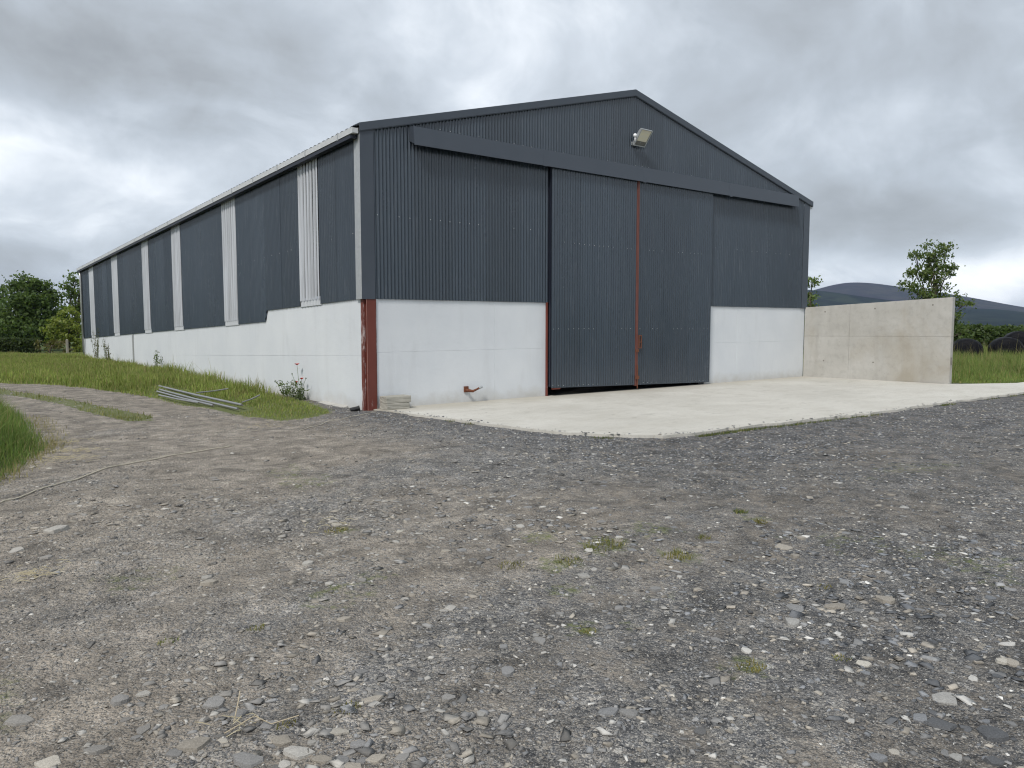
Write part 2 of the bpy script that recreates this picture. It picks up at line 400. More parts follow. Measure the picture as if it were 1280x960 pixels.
def yard_mat():
    k = NT('gravel_yard')
    ms = k.attr('Mask'); sp = k.node('ShaderNodeSeparateColor'); k.L.new(ms, sp.inputs[0])
    fresh, green, tan = sp.outputs[0], sp.outputs[1], sp.outputs[2]
    warp = k.noise(9, 3, .5); 
    v1 = k.voro(34); v2 = k.voro(78); v3 = k.voro(150)
    def sepv(v):
        s_ = k.node('ShaderNodeSeparateColor'); k.L.new(v.outputs['Color'], s_.inputs[0]); return s_.outputs
    a1, a2, a3 = sepv(v1), sepv(v2), sepv(v3)
    st = [(0, (.072, .074, .079)), (.28, (.128, .129, .133)), (.60, (.195, .192, .186)), (.82, (.275, .262, .238)), (.94, (.36, .335, .295)), (1, (.46, .45, .42))]
    g1 = k.ramp(a1[0], st); g2 = k.ramp(a2[0], st); g3 = k.ramp(a3[0], st)
    grav = k.mix(k.ramp(a2[1], [(.45, 0), (.5, 1)]), g3, g2)
    grav = k.mix(k.ramp(a1[1], [(.66, 0), (.7, 1)]), grav, g1)
    dn = k.noise(3.0, 8, .7); dn2 = k.noise(40, 6, .7)
    dirt = k.mix(k.ramp(dn, [(.3, 0), (.7, 1)]), (.278, .240, .195), (.41, .357, .288))
    dirt = k.mix(k.ramp(dn2, [(.35, 0), (.7, 1)]), k.mix(.45, dirt, (.10, .092, .082)), dirt)
    # dust lies where the tan mask and fine noise say
    tt = k.math('ADD', tan, k.math('MULTIPLY', k.math('SUBTRACT', k.noise(7, 7, .7), .5), 1.0))
    tt = k.math('ADD', tt, k.math('MULTIPLY', k.math('SUBTRACT', a3[1], .5), .55))
    c = k.mix(k.ramp(tt, [(.22, 0), (.58, .93)]), grav, dirt)
    sh = k.attr('Tone', 'Fac'); c = k.mix(1.0, c, k.ramp(sh, [(0, .56), (1, 1.06)]), 'MULTIPLY')
    ft = k.math('MULTIPLY', fresh, .8)
    grit = k.voro(210); gs_ = k.node('ShaderNodeSeparateColor'); k.L.new(grit.outputs['Color'], gs_.inputs[0])
    c = k.mix(k.ramp(gs_.outputs[0], [(.86, 0), (.88, .75)]), c, (.40, .385, .355)); c = k.mix(k.ramp(gs_.outputs[1], [(.80, 0), (.82, .7)]), c, (.06, .06, .062))
    fg = k.mix(k.ramp(a2[2], [(.4, 0), (.5, 1)]), g3, g2)
    fg = k.mix(1.0, fg, (.64, .652, .685, 1), 'MULTIPLY')
    c = k.mix(ft, c, fg)
    p1 = k.noise(2.6, 5, .6, .4); p2 = k.noise(7.5, 5, .65, .6)
    c = k.mix(1.0, c, k.ramp(p1, [(.34, .64), (.5, .98), (.66, 1.34)]), 'MULTIPLY')
    c = k.mix(1.0, c, k.ramp(p2, [(.34, .62), (.47, .95), (.56, 1.02), (.68, 1.35)]), 'MULTIPLY')
    c = k.mix(k.ramp(k.noise(3.3, 6, .65, .3), [(.52, 0), (.68, .6)]), c, dirt)
    gs = k.mix(k.noise(6, 5), (.10, .135, .038), (.165, .18, .062))
    gt = k.math('ADD', green, k.math('MULTIPLY', k.math('SUBTRACT', k.noise(11, 6, .7), .5), .9))
    c = k.mix(k.ramp(gt, [(.4, 0), (.62, .95)]), c, gs)
    h = k.math('ADD', k.math('MULTIPLY', k.math('SUBTRACT', 1.0, v1.outputs[0]), .9), k.math('MULTIPLY', k.math('SUBTRACT', 1.0, v2.outputs[0]), .5))
    h = k.math('ADD', h, k.math('MULTIPLY', dn2, .5))
    return k.fin(c, .88, 0, k.bump(h, 1.0, .024), .3)
MT['yard'] = yard_mat()
def field_mat():
    k = NT('pasture'); n = k.noise(.05, 6, .6); m = k.noise(1.2, 6, .65)
    c = k.mix(n, (.055, .085, .03), (.085, .12, .04)); c = k.mix(k.ramp(m, [(.4, 0), (.7, .5)]), c, (.12, .135, .055))
    return k.fin(c, .95, 0, k.bump(m, .5, .1), .1)
MT['field'] = field_mat()
def hill_mat(name, a, b, c3):
    k = NT(name); n = k.noise(.004, 8, .62, .5); m = k.noise(.02, 6, .6)
    c = k.mix(k.ramp(n, [(.42, 0), (.56, 1)]), a, b); c = k.mix(k.ramp(m, [(.47, 0), (.57, .9)]), c, c3)
    return k.fin(c, 1, 0, None, 0)
MT['heather'] = hill_mat('heather_moor', (.030, .027, .045), (.044, .045, .044), (.020, .024, .032))
MT['lowhill'] = hill_mat('forested_slope', (.016, .026, .028), (.030, .042, .034), (.011, .018, .022))
def bale_mat():
    k = NT('black_silage_wrap'); w = k.noise(14, 4, .6, 1.0, None, (1, .25, 1))
    return k.fin((.004, .004, .006), k.ramp(w, [(.3, .45), (.7, .65)]), 0, k.bump(w, .8, .03), .12)
MT['bale'] = bale_mat()

# ------------------------------------------------------------------ layout constants (metres)
WID, LEN, H, RZ, RX = 14.7, 29.1, 5.12, 6.99, 7.13     # eave / ridge heights of the cladding top
P, P2, SL = 2.087, 1.828, .0315                       # plinth heights; the long side falls with the lane
def roof(x):
    return H + (RZ - H) * x / RX if x <= RX else RZ + (H + .04 - RZ) * (x - RX) / (WID - RX)
shear = lambda x, y, z: (x, y, z - SL * max(y, 0))

APRON = [(.16, -.10), (.23, -.17), (.36, -1.1), (.51, -2.04), (.60, -2.8), (.70, -3.58), (.92, -4.43), (1.15, -4.88), (1.43, -5.25), (1.83, -5.60), (2.38, -5.76), (3.78, -5.78),
         (4.92, -5.90), (7.21, -6.07), (9.91, -6.08), (13.88, -6.17), (18.5, -6.35), (18.6, -5.0), (16.9, -5.0), (15.35, -4.25), (15.0, -3.9), (14.72, 0.02), (.16, .02)]
BANK = [(-9, 21), (-6.4, 15.4), (-4.73, 12.3), (-3.76, 10.8), (-3.19, 8.5), (-2.62, 5.66), (-2.42, 3.74), (-2.22, 1.74), (-2.17, .15), (-1.85, -.62), (-1.15, -.42), (-.62, -.05),
        (-.38, .5), (-.12, 2.2), (-.06, 2.6), (-.06, 30), (-2, 34), (-12, 36)]
CLUMP = [(-12, -9), (-8, -5.6), (-6.75, -4.35), (-6.05, -3.85), (-5.78, -3.1), (-5.42, -2.0), (-5.22, -1.0), (-5.16, 1.0), (-5.12, 3.0), (-5.3, 5.0), (-6.3, 6.6), (-14, 9)]
STRIP = [(-5.1, 11), (-4.55, 8.4), (-4.2, 6.98), (-3.76, 4.23), (-3.33, 1.66), (-3.45, .9), (-3.85, 1.1), (-4.14, 3.3), (-4.55, 6.15), (-5.2, 9.3)]
RIGHT = [(15.2, -3.7), (15.75, -3.95), (16.9, -4.85), (19.5, -5.0), (20, -7.5), (46, -2), (46, 12), (18, 3.5), (15.1, .6)]

def gh(x, y):
    x = np.asarray(x, float); y = np.asarray(y, float)
    z = (fbm(x * .55, y * .55, 4) - .5) * .10 + (fbm(x * 2.6 + 9, y * 2.6, 3) - .5) * (.016 + .024 * sstep(13, 6, np.hypot(x + 6.6, y + 12.9))) + (fbm(x * 6.3 + 3, y * 6.3 + 8, 2) - .5) * .022 * sstep(14, 5, np.hypot(x + 6.6, y + 12.9)) - .012
    near = sstep(1.6, .2, polydist(x, y, APRON)); near = np.where(inpoly(x, y, APRON), 1, near)
    z = z * (1 - .8 * near) - .02 * near
    wall = sstep(1.2, .1, np.abs(x)) * (y > -1) * (x < .5)
    z = z * (1 - .8 * wall)
    bank = inpoly(x, y, BANK); d = polydist(x, y, BANK)
    z = z + np.where(bank, sstep(0, 1.2, d) * .10 * sstep(3, 7, y), 0)
    cl = inpoly(x, y, CLUMP); d = polydist(x, y, CLUMP)
    z = z + np.where(cl, sstep(0, 1.0, d) * .12, 0)
    rg = inpoly(x, y, RIGHT)
    return z

# ------------------------------------------------------------------ ground
def graded(segs):
    out = []
    for a, b, st in segs: out.append(np.arange(a, b, st))
    out.append(np.array([segs[-1][1]])); return np.concatenate(out)
def build_yard():
    xs = graded([(-24, -9, .4), (-9, 3, .055), (3, 9, .11), (9, 17, .2), (17, 30, .5)])
    ys = graded([(-24, -13, .4), (-13, -6, .055), (-6, 2, .08), (2, 14, .16), (14, 38, .5)])
    X, Y = np.meshgrid(xs, ys); x = X.ravel(); y = Y.ravel()
    z = gh(x, y)
    nx, ny = len(xs), len(ys)
    i = np.arange(nx * ny).reshape(ny, nx)
    f = np.stack([i[:-1, :-1], i[:-1, 1:], i[1:, 1:], i[1:, :-1]], -1).reshape(-1, 4)
    me = mesh('yard', np.stack([x, y, z], 1), f, True)
    # what the ground is made of: fresh dark gravel, turf, tan dirt
    n = fbm(x * .5 + 3, y * .5, 5)
    da = polydist(x, y, APRON)
    fresh = sstep(3.6, .8, da + (n - .5) * 4.5) * sstep(-2.0, .6, x + .25 * (y + 3) + (n - .5) * 3)
    # the worn band where wheels swing from the lane to the yard, dusty and tan
    t = (x + 6.6) * .62 + (y + 12.9) * .78           # distance ahead of the photographer
    s = (x + 6.6) * .78 - (y + 12.9) * .62           # to the side
    al = x * .96 + y * .28; ac = -x * .28 + y * .96   # wheel ruts run across the yard
    rut = fbm(al * .16 + 40, ac * .95 + 3, 4)
    pat = fbm(x * .75 + 20, y * .75 + 7, 5)
    tan = .26 + 1.25 * (pat - .5) + 1.0 * (rut - .5)
    tan = tan + .62 * sstep(1.2, -2.0, s + .16 * (t - 3)) - .08 * sstep(-.3, 2.5, s)
    lane = sstep(0, 3, y + 2) * (x < -1); tan = np.maximum(tan, lane * (.5 + .5 * (n - .3)))
    green = np.zeros_like(x)
    for poly in (BANK, CLUMP, RIGHT):
        green = np.maximum(green, np.where(inpoly(x, y, poly), sstep(-.05, .25, polydist(x, y, poly)), 0))
    green = np.maximum(green, np.where(inpoly(x, y, STRIP), .6, 0))
    out = (x < -12) | (y > 16) | (x > 20)
    green = np.where(out & (y > 2), 1, green)
    # thin moss in the tussocky patches of the yard
    moss = sstep(.63, .76, fbm(x * .9 + 31, y * .9 + 11, 4)) * sstep(.2, 2.4, t) * (t < 9) * .42
    for mx_, my_, mr_ in ((-2.69, -9.0, .42), (-2.45, -9.5, .30), (-3.2, -9.1, .34), (-3.5, -9.5, .25), (-1.15, -9.2, .25), (-4.0, -7.35, .25), (-3.6, -10.85, .22), (-2.9, -8.5, .3), (-3.85, -10.0, .2), (-4.6, -8.6, .22), (-2.1, -9.0, .25)):
        moss = np.maximum(moss, .52 * np.exp(-((x - mx_) ** 2 + (y - my_) ** 2) / mr_ ** 2))
    green = np.maximum(green, np.where(da > .4, moss, 0))
    c = np.ones((len(x), 4), np.float32); c[:, 0] = fresh; c[:, 1] = green; c[:, 2] = np.clip(tan, 0, 1)
    tone = np.clip(1 - .75 * sstep(-1.2, 2.2, s + (n - .5) * 3) + .45 * (fbm(x * 1.6 + 4, y * 1.6 + 44, 4) - .5), 0, 1)  # ground tone: darker gravel towards the right, with random patches
    q = me.attributes.new('Tone', 'FLOAT', 'POINT'); q.data.foreach_set('value', tone.astype(np.float32))
    a = me.color_attributes.new('Mask', 'FLOAT_COLOR', 'POINT'); a.data.foreach_set('color', c.ravel())
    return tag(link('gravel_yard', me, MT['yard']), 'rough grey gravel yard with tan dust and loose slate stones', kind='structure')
yard = build_yard()
def build_field():
    # one sheet of pasture out to the horizon, a hole-free ring grid below the yard
    r = np.concatenate([np.linspace(0, 60, 13), np.geomspace(80, 4400, 28)]); th = np.linspace(0, 2 * pi, 73)[:-1]
    R, T = np.meshgrid(r, th, indexing='ij'); x = R * np.cos(T); y = R * np.sin(T)
    z = np.where(R > 70, (fbm(x / 90 + 50, y / 90 + 50, 3) - .5) * np.clip((R - 70) / 60, 0, 1) * 1.2, 0) - .16
    z = z + np.clip((R - 200) / 1000, 0, 1) * -2
    n0, n1 = R.shape; i = np.arange(n0 * n1).reshape(n0, n1); j = np.roll(i, -1, 1)
    f = np.stack([i[:-1], i[1:], j[1:], j[:-1]], -1).reshape(-1, 4)
    return tag(link('ground', mesh('ground', np.stack([x.ravel(), y.ravel(), z.ravel()], 1), f, True), MT['field']), 'green pasture reaching to the hills', kind='structure')
build_field()
def hill(name, mat, label, prof, dist, depth, seed):
    """prof: list of (azimuth deg from +Y, elevation deg of skyline)"""
    az = np.radians(np.linspace(prof[0][0], prof[-1][0], 150)); el = np.interp(np.degrees(az), [p[0] for p in prof], [p[1] for p in prof])
    el = np.convolve(np.pad(el, 4, 'edge'), np.ones(9) / 9, 'valid')
    hgt = dist * np.tan(np.radians(el)) + 1.62
    u = np.linspace(-1, 1, 41)
    A, U = np.meshgrid(az, u, indexing='ij'); Hh = np.repeat(hgt[:, None], len(u), 1)
    shape = np.where(U < 0, (1 + U) ** 1.25, 1 - .8 * U ** 2)
    r = dist + U * depth
    x = -6.6 + r * np.sin(A); y = -12.9 + r * np.cos(A)
    z = Hh * shape * (1 + np.where(np.abs(U) > .02, (fbm(x / 260 + seed, y / 260, 5) - .5) * .16 * (1 - np.abs(U)), 0)) - 3
    n0, n1 = A.shape; i = np.arange(n0 * n1).reshape(n0, n1)
    f = np.stack([i[:-1, :-1], i[1:, :-1], i[1:, 1:], i[:-1, 1:]], -1).reshape(-1, 4)
    return tag(link(name, mesh(name, np.stack([x.ravel(), y.ravel(), z.ravel()], 1), f, True), mat), label, kind='structure')
hill('heather_hill', MT['heather'], 'purple grey rounded moorland hill far behind the wing wall',
     [(36, .4), (48, .9), (55, 1.5), (58.6, 2.1), (59.34, 2.32), (60.45, 2.79), (61.45, 2.90), (62.68, 2.82), (63.89, 2.63), (65.79, 2.25), (68.07, 1.87), (71.53, 1.05), (75, .45), (85, .1)], 2500, 900, 3)
hill('wooded_hill', MT['lowhill'], 'dark green lower slope in front of the heather hill',
     [(36, .5), (48, 1.5), (56, 2.5), (59.34, 2.45), (61.47, 2.07), (64.41, 1.6), (66.5, 1.25), (68.1, 1.02), (69.3, 1.05), (70.2, 1.12), (71.5, .75), (75, .3), (85, .05)], 1500, 500, 9)

# concrete apron: a cast slab, slightly proud of the gravel
def build_apron():
    import bmesh
    bm = bmesh.new(); pts = []
    n = len(APRON)
    for i, p in enumerate(APRON):
        a = np.array(p); b = np.array(APRON[(i + 1) % n]); m = max(1, int(np.hypot(*(b - a)) / .09))
        for j in range(m):
            q = a + (b - a) * j / m
            fr = 2 <= i <= 15
            k = (fbm(np.array(q[0] * 4.1), np.array(q[1] * 4.1), 4) - .5) * (.20 if fr else 0)
            pts.append((q[0] + k * .4, q[1] + k))
    top = [bm.verts.new((x, y, .018)) for x, y in pts]
    f = bm.faces.new(top)
    ext = bmesh.ops.extrude_face_region(bm, geom=[f])
    for v in ext['geom']:
        if isinstance(v, bmesh.types.BMVert): v.co.z = -.15
    bmesh.ops.recalc_face_normals(bm, faces=bm.faces)
    bmesh.ops.triangulate(bm, faces=bm.faces)
    me = bpy.data.meshes.new('apron'); bm.to_mesh(me); bm.free()
    return tag(link('concrete_apron', me, MT['apron']), 'pale concrete apron in front of the sliding doors', kind='structure')
build_apron()

# ------------------------------------------------------------------ the shed
shed = empty('farm_shed', (0, 0, 0))
tag(shed, 'long anthracite corrugated farm shed on white painted concrete walls, with sliding doors', 'shed')
PITCH, AMP = .0762, .0150
def corr_sheet(u0, u1, zb, zt, place, nper=8, amp=AMP, off=0., rib=False, nz=1):
    PITCH = .1525 if rib else .0762
    n = max(2, int(round((u1 - u0) / PITCH * nper))); u = np.linspace(u0, u1, n + 1)
    if rib: d = amp * np.clip(2.2 * np.sin(2 * pi * u / PITCH) , -1, 1)
    else: d = amp * np.sin(2 * pi * u / PITCH)
    v = []
    for r in range(nz + 1):
        for a, b in zip(u, d):
            lo, hi = zb(a), zt(a); v.append(place(a, b + off, lo + (hi - lo) * r / nz))
    m = n + 1; f = []
    for r in range(nz):
        for i in range(n): f.append((r * m + i, r * m + i + 1, (r + 1) * m + i + 1, (r + 1) * m + i))
    return mesh('corrugated_sheet', v, np.array(f), True)
gable = lambda u, d, z: (u, -d - .022, z)
side = lambda u, d, z: (-d - .022, u, z - SL * u)
def sheets(u0, u1, width, zb, zt, place, mat, parent, name='cladding_sheet', off=0., amp=AMP, rib=False):
    n = max(1, int(round((u1 - u0) / width))); w = (u1 - u0) / n
    for i in range(n):
        a = u0 + i * w; b = a + w
        me = corr_sheet(a, b + (.03 if i < n - 1 else 0), zb, zt, place, off=off + (.0018 if i % 2 else 0), amp=amp, rib=rib)
        link(name, me, mat, parent)
cst = lambda c: (lambda u: c)
# gable: left of the doors, over the doors, right of the doors
sheets(.22, 4.50, .86, cst(P - .012), roof, gable, MT['clad'], shed)
sheets(4.50, 9.96, .93, cst(4.85), roof, gable, MT['clad'], shed)
sheets(9.96, 14.46, .87, cst(P - .012), roof, gable, MT['clad'], shed)
# long side between the translucent sheets
STR = [(1.83, 2.84), (6.79, 7.83), (11.76, 12.82), (15.75, 16.73), (20.84, 21.88), (25.86, 26.98)]
def zside(u): return P - .012 - (P - P2) * min(max((u - 4.80) / .13, 0), 1)
edges = [.20] + [e for s in STR for e in s] + [28.98]
for k in range(0, len(edges), 2):
    a, b = edges[k], edges[k + 1]
    sheets(a, b, 1.0, zside, cst(H - .06), side, MT['clad_side'], shed)
for a, b in STR:
    me = corr_sheet(a + .005, b - .005, lambda u: zside(u) + .10, cst(H - .06), side, amp=.017, off=.010, rib=True, nper=14)
    tag(link('translucent_sheet', me, MT['grp'], shed), 'whitish translucent ribbed light sheet between dark sheets')
    me = corr_sheet(a - .02, b + .02, lambda u: zside(u) - .02, lambda u: zside(u) + .16, side, amp=.006, off=-.002, rib=True, nper=14)
    link('filler_strip', me, MT['grp_foot'], shed)
# fixing screws on the sheets
def screw_rows(rows, place, parent, step, jit=.4):
    m = MB(); r = .0075
    for (u0, u1, zf) in rows:
        u = u0
        while u < u1:
            if random.random() < .62:
                uu = u + random.uniform(-.01, .01); z = zf(uu) + random.uniform(-.006, .006); d = AMP + .004
                vs = [place(uu + r * cos(k * pi / 3), d, z + r * sin(k * pi / 3)) for k in range(6)] + [place(uu, d + .008, z)]
                m.add(vs, [(k, (k + 1) % 6, 6) for k in range(6)])
            u += step * random.choice((1, 1, 1, 2))
    o = m.build('screw_heads', MT['screw'], parent); tag(o, kind='stuff'); return o
screw_rows([(.3, 4.4, cst(3.62)), (10.3, 14.4, cst(3.62)), (1, 13.8, lambda u: 5.36 + .01 * sin(u))], gable, shed, PITCH * 3)
screw_rows([(.3, 1.8, cst(3.3)), (3, 6.7, cst(3.3))], side, shed, PITCH * 3)

# white painted wall panels, cast in lifts
def panel(x0, x1, z0, z1, mat=None):
    m = MB().box((x0 + .0006, 0, z0 + .0006), (x1 - .0006, .20, z1 - .0006)); return m.build('wall_panel', mat or MT['white'], shed, .0025)
for x0, x1 in ((.255, 3.02), (3.02, 4.42)): panel(x0, x1, -.2, 1.075); panel(x0, x1, 1.075, P)
for x0, x1 in ((9.95, 11.36), (11.36, 14.68)): panel(x0, x1, -.2, 1.10); panel(x0, x1, 1.10, P)
def spanel(y0, y1, z0, z1):
    m = MB().box((0, y0 + .0008, z0 + .0008), (.20, y1 - .0008, z1 - .0008)).map(shear); m.build('wall_panel', MT['white'], shed, .0025)
for y0, y1, t in ((.11, 3.62, P), (9.4, 14.0, P2), (14.0, 18.62, P2), (18.86, 23.9, P2), (23.9, 29.0, P2)):
    spanel(y0, y1, -.3, 1.02); spanel(y0, y1, 1.02, t)
spanel(3.62, 9.4, -.3, 1.02)
m = MB()
prof = [(3.6215, 1.0215), (9.3985, 1.0215), (9.3985, P2), (4.93, P2), (4.81, P), (3.6215, P)]
m.add([(x, y, z) for x in (0, .20) for y, z in prof], [(0, 1, 2, 3, 4, 5), (11, 10, 9, 8, 7, 6)] + [(i, i + 6, (i + 1) % 6 + 6, (i + 1) % 6) for i in range(6)])
o = m.map(shear).build('wall_panel', MT['white'], shed, .004); tag(o, 'white wall panel with a sloping step in its top')
MB().box((.02, .17, -.3), (.16, 29, P2 - .05)).map(shear).build('wall_core', MT['white'], shed)
MB().box((.27, .03, -.3), (4.40, .17, P - .06)).build('wall_core', MT['white'], shed)
MB().box((10.12, .03, -.3), (14.66, .17, P - .06)).build('wall_core', MT['white'], shed)
# steel post showing in the long wall
MB().box((-.012, 18.63, -.3), (.15, 18.85, P2 + .02)).map(shear).build('steel_post', MT['galv'], shed)
# red corner column, I-section
MB().box((.05, -.035, -.15), (.235, -.018, P - .004)).build('column_flange', MT['red'], shed, .003)
MB().box((.044, -.018, -.15), (.052, .15, P - .004)).build('column_web', MT['red'], shed)
MB().box((-.005, .012, -.15), (.040, .105, P - .004)).build('column_side', MT['redsmear'], shed, .003)
MB().box((.042, -.042, -.15), (.0505, -.034, P - .004)).build('column_highlight', MT['redpale'], shed, .002)  # thin added strip that paints the bright highlight on the flange edge
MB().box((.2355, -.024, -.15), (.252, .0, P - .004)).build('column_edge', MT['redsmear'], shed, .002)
# red jamb post left of the doors and its dark trim above
MB().box((4.4215, -.05, -.1), (4.450, .1, P - .004)).build('door_jamb', MT['red'], shed, .003)
MB().box((4.445, -.05, P + .002), (4.468, .05, 4.97)).build('jamb_trim', MT['navy'], shed, .002)
# corner and verge flashings
MB().box((-.05, -.045, P - .02), (.225, -.032, H + .03)).build('corner_flashing', MT['flash'], shed, .002)
m = MB().box((-.052, -.040, P - .02), (-.038, .19, H - .08)).map(shear); o = m.build('corner_flashing', MT['galv'], shed, .002); tag(o, 'long side face of the corner flashing, light grey for its glossy reflection')  # lighter steel on this face paints the reflection of the glossy flashing
MB().box((14.44, -.045, P - .02), (14.74, -.032, H + .05)).build('corner_flashing', MT['flash'], shed, .002)
m = MB().box((14.735, -.04, P - .02), (14.75, .19, H - .08)); m.build('corner_flashing', MT['galv'], shed, .002)
def verge(x0, x1):
    m = MB()
    def q(x, dz, y): return (x, y, roof(x) + dz)
    m.hexa([q(x0, -.015, -.075), q(x1, -.015, -.075), q(x1, -.015, -.060), q(x0, -.015, -.060), q(x0, .125, -.075), q(x1, .125, -.075), q(x1, .125, -.060), q(x0, .125, -.060)])
    m.hexa([q(x0, .110, -.060), q(x1, .110, -.060), q(x1, .110, .20), q(x0, .110, .20), q(x0, .125, -.060), q(x1, .125, -.060), q(x1, .125, .20), q(x0, .125, .20)])
    m.hexa([q(x0, -.030, -.066), q(x1, -.030, -.066), q(x1, -.030, -.03), q(x0, -.030, -.03), q(x0, -.016, -.066), q(x1, -.016, -.066), q(x1, -.016, -.03), q(x0, -.016, -.03)])
    return m.build('verge_flashing', MT['flash'], shed)
verge(-.06, 3.6); verge(3.602, RX); verge(RX + .002, 11.0); verge(11.002, 14.86)
# roof, rear wall, far wall and floor close the box
def slope(x0, x1, zf):
    n = 290 * 3; y = np.linspace(.02, LEN, n); d = .008 * np.sin(2 * pi * y / .2)
    v = [(x0, b, zf(x0) + c + .085 - SL * b) for b, c in zip(y, d)] + [(x1, b, zf(x1) + c + .085 - SL * b) for b, c in zip(y, d)]
    f = np.array([(i, i + 1, n + i + 1, n + i) for i in range(n - 1)])
    return link('roof_slope', mesh('roof_slope', v, f, True), MT['clad'], shed)
slope(-.16, RX, lambda x: H + (RZ - H) * x / RX); slope(RX, 14.86, roof)
m = MB(); m.add([(0, LEN, -1.3), (WID, LEN, -1.3), (WID, LEN, H + .16 - SL * LEN), (RX, LEN, RZ - SL * LEN + .12), (0, LEN, H + .12 - SL * LEN)], [(4, 3, 2, 1, 0)])
m.build('rear_wall', MT['inner'], shed)
m = MB(); m.box((14.55, .2, -1.2), (14.66, LEN, H + .16)).map(shear); m.build('far_side_wall', MT['clad_side'], shed)
MB().box((.22, .21, -.12), (14.5, LEN - .05, -.09)).build('floor_slab', MT['dark'], shed)
# gutters and brackets
def gutter(xa, xb, label=None):
    m = MB()
    lo, hi = H - .080, H + .022
    m.box((xa, -.03, lo), (xa + .004, LEN, hi)); m.box((xb - .004, -.03, lo), (xb, LEN, hi)); m.box((xa + .004, -.03, lo), (xb - .004, LEN, lo + .004))
    m.box((xa + .0045, -.034, lo + .005), (xb - .0045, -.031, hi - .01))
    g = m.map(shear).build('gutter', MT['gut'], shed)
    if label: tag(g, label)
    return g
g = gutter(-.185, -.065, 'galvanised box gutter along the long side')
for i in range(20):
    y = .55 + 1.5 * i
    m = MB().box((-.193, y, H - .09), (-.1855, y + .035, H + .042)).box((-.193, y, H - .0985), (-.06, y + .035, H - .0905)).map(shear)
    m.build('gutter_bracket', MT['galv'], g)
soff = MB().box((-.064, .03, H - .13), (-.02, LEN, H - .055)).map(shear).build('eave_trim', MT['navy'], shed)
MB().box((-.183, .05, H - .16), (-.064, LEN, H - .0995)).map(shear).build('gutter_shade_strip', MT['navy'], shed)  # dark strip, the shade under the gutter put into its colour
gutter(14.765, 14.89, 'galvanised gutter end at the right eave')
# downpipe at the far corner
MB().tube([(-.12, 28.75, H - .08 - SL * 28.8), (-.10, 28.75, H - .5 - SL * 28.8), (-.09, 28.75, -.2)], .05, 10).build('downpipe', galv_mat('light_downpipe', .5), shed, 0, True)
# track cover over the doors
m = MB()
x0, x1 = .985, 13.86
m.hexa([(x0, -.235, 4.955), (x1, -.235, 4.985), (x1, -.221, 4.985), (x0, -.221, 4.955), (x0, -.205, 5.30), (x1, -.205, 5.315), (x1, -.191, 5.315), (x0, -.191, 5.30)])
m.hexa([(x0, -.190, 5.293), (x1, -.190, 5.308), (x1, -.03, 5.345), (x0, -.03, 5.335), (x0, -.190, 5.303), (x1, -.190, 5.318), (x1, -.03, 5.357), (x0, -.03, 5.347)])
cov = m.build('track_cover', MT['flash'], shed); tag(cov, 'long dark metal cover over the door track')
for xx in (x0 + .001, x1 - .013):
    MB().hexa([(xx, -.220, 4.975), (xx + .012, -.220, 4.975), (xx + .012, -.03, 5.06), (xx, -.03, 5.06), (xx, -.1905, 5.29), (xx + .012, -.1905, 5.29), (xx + .012, -.03, 5.33), (xx, -.03, 5.33)]).build('cover_end', MT['flash'], cov)
MB().box((1.05, -.14, 5.02), (13.8, -.10, 5.10)).build('door_track', MT['navy'], shed)
for xx in (4.15, 7.25, 10.6):
    MB().hexa([(xx, -.2375, 4.955), (xx + .10, -.2375, 4.955), (xx + .10, -.2325, 4.955), (xx, -.2325, 4.955), (xx, -.2085, 5.302), (xx + .10, -.2085, 5.302), (xx + .10, -.2035, 5.302), (xx, -.2035, 5.302)]).build('cover_lap', MT['flash'], cov)
# rusty bracket sticking out of the gable wall
m = MB().tube([(2.27, .02, .27), (2.28, -.10, .26), (2.36, -.14, .245), (2.46, -.13, .275), (2.56, -.12, .31)], [.026, .032, .027, .020, .024], 8)
m.box((2.23, -.03, .22), (2.33, -.002, .34)).build('rusty_bracket', MT['rust'], shed)
m = MB().tube([(2.52, -.12, .297), (2.60, -.125, .325)], .027, 8).build('pipe_stub', MT['lampbody'], shed)
# concrete spill along the foot of the long wall
v = []; f = []
ys = np.linspace(.7, 1.9, 20)
for i, y in enumerate(ys):
    w = .07 + .11 * float(fbm(np.array(y * 2.2), np.array(3.), 3)); h = .0 + .03 * float(fbm(np.array(y * 3), np.array(8.), 3))
    v += [(-w, y, -.06), (-w * .9, y, h * .5), (-w * .4, y, h), (-.003, y, h + .02), (-.003, y, -.06)]
for i in range(len(ys) - 1):
    for k in range(4): f.append((i * 5 + k, i * 5 + k + 1, i * 5 + k + 6, i * 5 + k + 5))
f.append((0, 1, 2, 3, 4)); f.append(tuple(len(v) - 1 - k for k in range(5)))
link('wall_footing', mesh('wall_footing', v, f), MT['wing'], shed)

